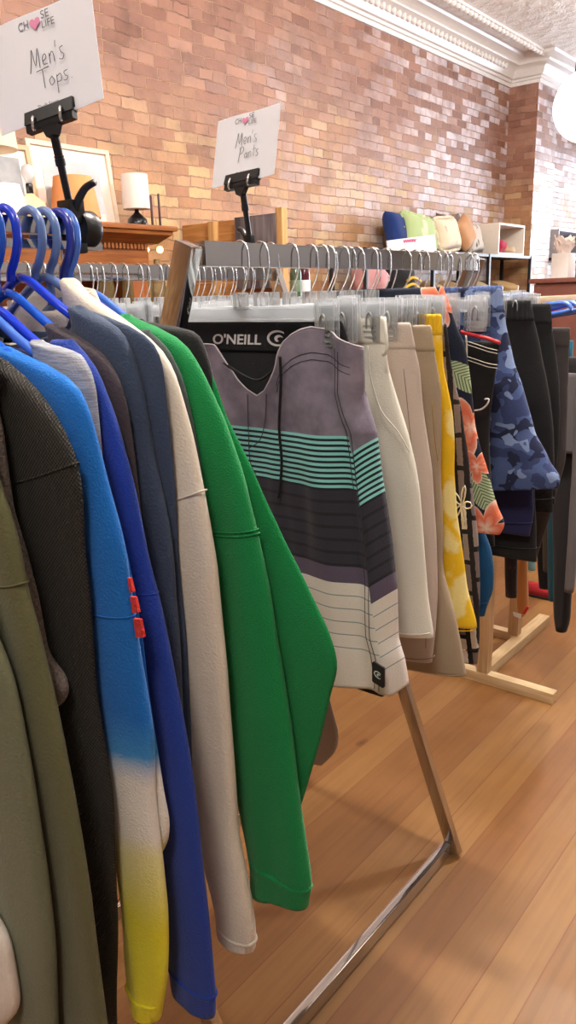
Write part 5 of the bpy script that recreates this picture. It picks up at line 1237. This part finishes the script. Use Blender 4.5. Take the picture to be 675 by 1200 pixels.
# white tent card with a pink scrawl
t = thing('shelf_card', 'white card with a pink scrawl standing in front of the pillows', 'sign', (-3.22, 5.75, ST - 0.02))
ca, cb_, cc_, cd_ = on_u(454, 282, -3.2), on_u(509, 275, -3.2), on_u(512, 296, -3.2), on_u(456, 300, -3.2)
bm = bm_new(); prism(bm, [ca, cb_, cc_, cd_], (-0.012, 0, 0)); obj('card', bm, PAPER, t, smooth=False)
bm = bm_new(); pts = []
for i in range(13): pts.append(on_u(473 + i * 1.2, 282.5 - i * 0.12 + (1.8 if i % 2 else -1.2), -3.198))
tube(bm, pts, 0.005, 5, k=3); obj('scrawl', bm, simple('pink red ink', (220, 90, 130), 0.6), t)
# cubbies
def cubby(label, u0, u1, r0, r1, z0, z1, mat, th=0.02):
    t = thing('cubby_box', label, 'cubby', ((u0 + u1) / 2, (r0 + r1) / 2, z0))
    for nm, lo, hi in (('side_panel', (u0, r0, z0), (u1, r0 + th, z1)), ('side_panel', (u0, r1 - th, z0), (u1, r1, z1)), ('top_panel', (u0, r0 + th, z1 - th), (u1, r1 - th, z1)), ('bottom_panel', (u0, r0 + th, z0), (u1, r1 - th, z0 + th)), ('back_panel', (u0, r0 + th, z0 + th), (u0 + 0.01, r1 - th, z1 - th))):
        bm = bm_new(); box(bm, lo, hi, 0.002); obj(nm, bm, mat, t, angle=30)
    return t
cubby('white open cubby box on the black shelving, holding a red bundle', -3.56, -3.26, 7.18, 7.78, ST + 0.001, ST + 0.285, simple('cream laminate', (226, 214, 200), 0.5))
cubby('grey open cubby box beyond the brick pier at the right edge', -3.55, -3.28, 8.75, 9.9, ST + 0.001, ST + 0.30, simple('grey laminate', (170, 168, 176), 0.5))
bm = bm_new(); box(bm, (-3.57, 8.6, ST - 0.025), (-3.24, 10.2, ST), 0.003)
t = thing('shelving_unit', 'black metal shelf beyond the brick pier carrying the grey cubby', 'shelving', (-3.4, 9.4, 0)); obj('shelf', bm, BLACKMET, t, angle=30)
for r in (8.6, 10.17):
    for u in (-3.57, -3.27):
        bm = bm_new(); box(bm, (u, r, 0), (u + 0.03, r + 0.03, ST - 0.025), 0.003); obj('upright', bm, BLACKMET, t, angle=30)
def bundle(label, name, cat, c, sx, sy, sz, mat, seed=1, group=None):
    bm = bm_new(); q = bmesh.ops.create_icosphere(bm, subdivisions=3, radius=1.0)
    for v in bm.verts:
        d = 1 + 0.28 * mn.noise(v.co * 1.8 + Vector((seed, seed * 2, 0))); v.co = Vector((v.co.x * sx * d, v.co.y * sy * d, max(-0.85, v.co.z * d) * sz)) + Vector(c) + Vector((0, 0, 0.85 * sz))
    return tag(obj(name, bm, mat, loc=c), label, cat, group)
bundle('crumpled red cloth bundle inside the white cubby', 'cloth_bundle', 'cloth', (-3.36, 7.36, ST + 0.021), 0.09, 0.12, 0.075, fabric('crimson cloth', (176, 36, 64)), 1)
bundle('small beige cloth bundle inside the white cubby', 'cloth_bundle', 'cloth', (-3.35, 7.62, ST + 0.021), 0.06, 0.08, 0.04, fabric('beige cloth', (206, 180, 150)), 2)
# shoes and bags on the lower shelf
def shoe(label, c, yaw, mat, s=1.0, group=None):
    t = thing('shoe', label, 'shoe', c, 'shoes on the lower black shelf'); c = Vector(c); R = Matrix.Rotation(yaw, 3, 'Z')
    V = lambda x, z, y=0.0: c + R @ Vector((x * s, y * s, z * s))
    bm = bm_new(); tube(bm, [V(-0.11, 0.05), V(-0.09, 0.065), V(-0.02, 0.06), V(0.05, 0.04), V(0.12, 0.03)], lambda q: (0.036 + 0.006 * math.sin(PI * q)) * s * (1 if q < 0.9 else 0.8), 12, k=3); obj('upper', bm, mat, t)
    bm = bm_new(); prism(bm, [V(-0.13, 0.0, -0.03), V(0.11, 0.0, -0.04), V(0.15, 0, 0.0), V(0.11, 0.0, 0.04), V(-0.13, 0.0, 0.03)], (0, 0, 0.016 * s)); obj('sole', bm, simple('shoe sole', (220, 206, 184), 0.6), t, smooth=False)
    return t
SHC = [(206, 176, 134, 'tan'), (170, 140, 104, 'brown'), (60, 58, 62, 'charcoal'), (212, 196, 160, 'straw coloured'), (120, 96, 76, 'dark tan'), (196, 160, 110, 'honey')]
for i, (cr, cg, cb2, nm) in enumerate(SHC):
    r = 6.15 + i * 0.28
    shoe(nm + ' shoe on the lower black shelf, ' + ('below the pillows' if i < 3 else 'below the white cubby'), (-3.38 + 0.03 * (i % 2), r, 1.48), -0.4 + 0.3 * (i % 3), simple('leather ' + nm, (cr, cg, cb2), 0.5), 1.15)
bundle('pink floral cloth bag on the lower shelf behind the hangers', 'bag', 'bag', (-3.36, 5.12, 1.481), 0.13, 0.16, 0.14, blotch_mat('pink floral', (206, 150, 150), (120, 50, 60), 22, 0.2, 0.35), 4)
tb = bundle('black bag with yellow straps on the lower shelf', 'bag', 'bag', (-3.36, 5.55, 1.481), 0.12, 0.20, 0.13, fabric('black nylon', (30, 30, 32)), 5)
for k in (0, 1):
    bm = bm_new(); tube(bm, [Vector((-3.245, 5.45 + k * 0.04, 1.54 + k * .05)), Vector((-3.225, 5.55, 1.57 + k * .05)), Vector((-3.235, 5.66 + k * 0.03, 1.54 + k * 0.05))], 0.012, 6, k=4); obj('strap', bm, simple('yellow webbing', (226, 180, 40), 0.6), tb)
# brown chest with a white box and tissue paper
cr = 5.0
pA = on_r(619, 327, cr); uA = pA.x; zC = pA.z
t = thing('chest', 'dark reddish brown upholstered chest behind the hanging shorts at the right', 'chest', (uA + 0.6, cr + 0.25, 0))
BRW = simple('reddish brown leather', (112, 68, 58), 0.65, spec=0.25)
bm = bm_new(); box(bm, (uA + 0.03, cr + 0.02, 0.06), (uA + 1.37, cr + 0.48, zC - 0.03), 0.015); obj('body', bm, BRW, t, angle=40)
bm = bm_new(); box(bm, (uA, cr, zC - 0.03), (uA + 1.4, cr + 0.5, zC), 0.012); obj('lid', bm, BRW, t, angle=40)
for r in (cr + 0.05, cr + 0.4):
    for u in (uA + 0.06, uA + 1.3):
        bm = bm_new(); box(bm, (u, r, 0), (u + 0.05, r + 0.05, 0.06)); obj('foot', bm, BLACKPL, t, smooth=False)
br = cr + 0.12
bx0 = on_r(645, 326, br); bx1 = on_r(665, 326, br); hz = on_r(650, 297, br).z
t = thing('gift_box', 'tall white box with tissue paper on the reddish brown chest', 'box', ((bx0.x + bx1.x) / 2, br + 0.06, zC + 0.001))
bm = bm_new(); box(bm, (bx0.x, br, zC + 0.001), (bx1.x, br + 0.12, hz), 0.003); obj('carton', bm, simple('white card', (226, 218, 212), 0.6), t, angle=30)
rt_ = random.Random(5); ctr = Vector(((bx0.x + bx1.x) / 2, br + 0.06, hz)); hwx = (bx1.x - bx0.x) / 2
bm = bm_new()
for k in range(14):
    a_ = 2 * PI * k / 14; d = Vector((math.cos(a_) * hwx * 0.9, math.sin(a_) * 0.05, 0)); sd = Vector((-math.sin(a_) * 0.025, math.cos(a_) * 0.022, 0)); h_ = rt_.uniform(0.05, 0.12)
    A = [ctr + d * 0.5 - sd, ctr + d * 0.5 + sd, ctr + d * 1.15 + sd * 1.6 + Vector((0, 0, h_ * 0.7)), ctr + d * 1.3 + Vector((0, 0, h_)), ctr + d * 1.05 - sd * 1.5 + Vector((0, 0, h_ * 0.6))]
    prism(bm, A, Vector((-math.cos(a_), -math.sin(a_), 0)) * 0.004)
obj('tissue_paper', bm, simple('tissue', (244, 232, 226), 0.8), t, smooth=False)
bundle('beige folded cloth at the right edge beside the white gift box', 'cloth_bundle', 'cloth', (bx1.x + 0.14, br + 0.2, zC + 0.001), 0.09, 0.14, 0.09, fabric('pale beige cloth', (214, 184, 164)), 7)

# ------------------------------------------------------------------ lamps and added fill lights for the room
gp = on_r(690, 124, 4.6)
t = thing('pendant_lamp', 'round white glass pendant lamp with dark cap at the upper right edge', 'lamp', (gp.x, gp.y, gp.z))
GR = 0.185
bm = bm_new(); q = bmesh.ops.create_uvsphere(bm, u_segments=32, v_segments=20, radius=GR); bmesh.ops.translate(bm, vec=gp, verts=q['verts']); obj('globe', bm, emit('lit opal glass', (255, 246, 232), 2.2), t)
bm = bm_new(); lathe(bm, gp, [(0.085, GR * 0.86), (0.08, GR + 0.05), (0.03, GR + 0.08), (0.012, GR + 0.09), (0.012, CEIL - gp.z)], 20); obj('cap_and_stem', bm, simple('dark bronze', (70, 60, 56), 0.4), t)
def point(name, loc, e, c=(252, 247, 240), rad=0.14):
    l = bpy.data.lights.new(name, 'POINT'); l.energy = e; l.shadow_soft_size = rad; l.color = lin(c)[:3]
    o = bpy.data.objects.new(name, l); C.objects.link(o); o.location = loc; return o
point('ceiling_lamp_or_fill', (-0.55, 1.62, 3.35), 240, rad=0.06)
point('ceiling_lamp_or_fill', (-0.9, 3.6, 3.35), 170, rad=0.08)
for p, e in (((-1.8, -0.6, 3.4), 35), ((1.6, 2.2, 3.4), 25), ((0.1, -0.7, 3.3), 85), ((-1.6, 6.2, 3.4), 60), ((1.4, 6.2, 3.4), 50)):
    point('ceiling_lamp_or_fill', p, e, rad=0.25)  # unseen fill lights, added to brighten the room and the garment fronts
def area(name, loc, rot, sx, sy, e, c):
    l = bpy.data.lights.new(name, 'AREA'); l.shape = 'RECTANGLE'; l.size = sx; l.size_y = sy; l.energy = e; l.color = lin(c)[:3]
    o = bpy.data.objects.new(name, l); C.objects.link(o); o.location = loc; o.rotation_euler = rot; return o
area('daylight', (-0.85, 11.6, 1.95), (-PI / 2, 0, 0), 4.9, 2.7, 680, (238, 243, 255))
w = bpy.data.worlds.new('world'); bpy.context.scene.world = w; w.use_nodes = True
bg = w.node_tree.nodes['Background']; sky = w.node_tree.nodes.new('ShaderNodeTexSky'); sky.sky_type = 'HOSEK_WILKIE'; sky.sun_direction = (0.3, 0.5, 0.6)
w.node_tree.links.new(sky.outputs[0], bg.inputs[0]); bg.inputs[1].default_value = 1.0
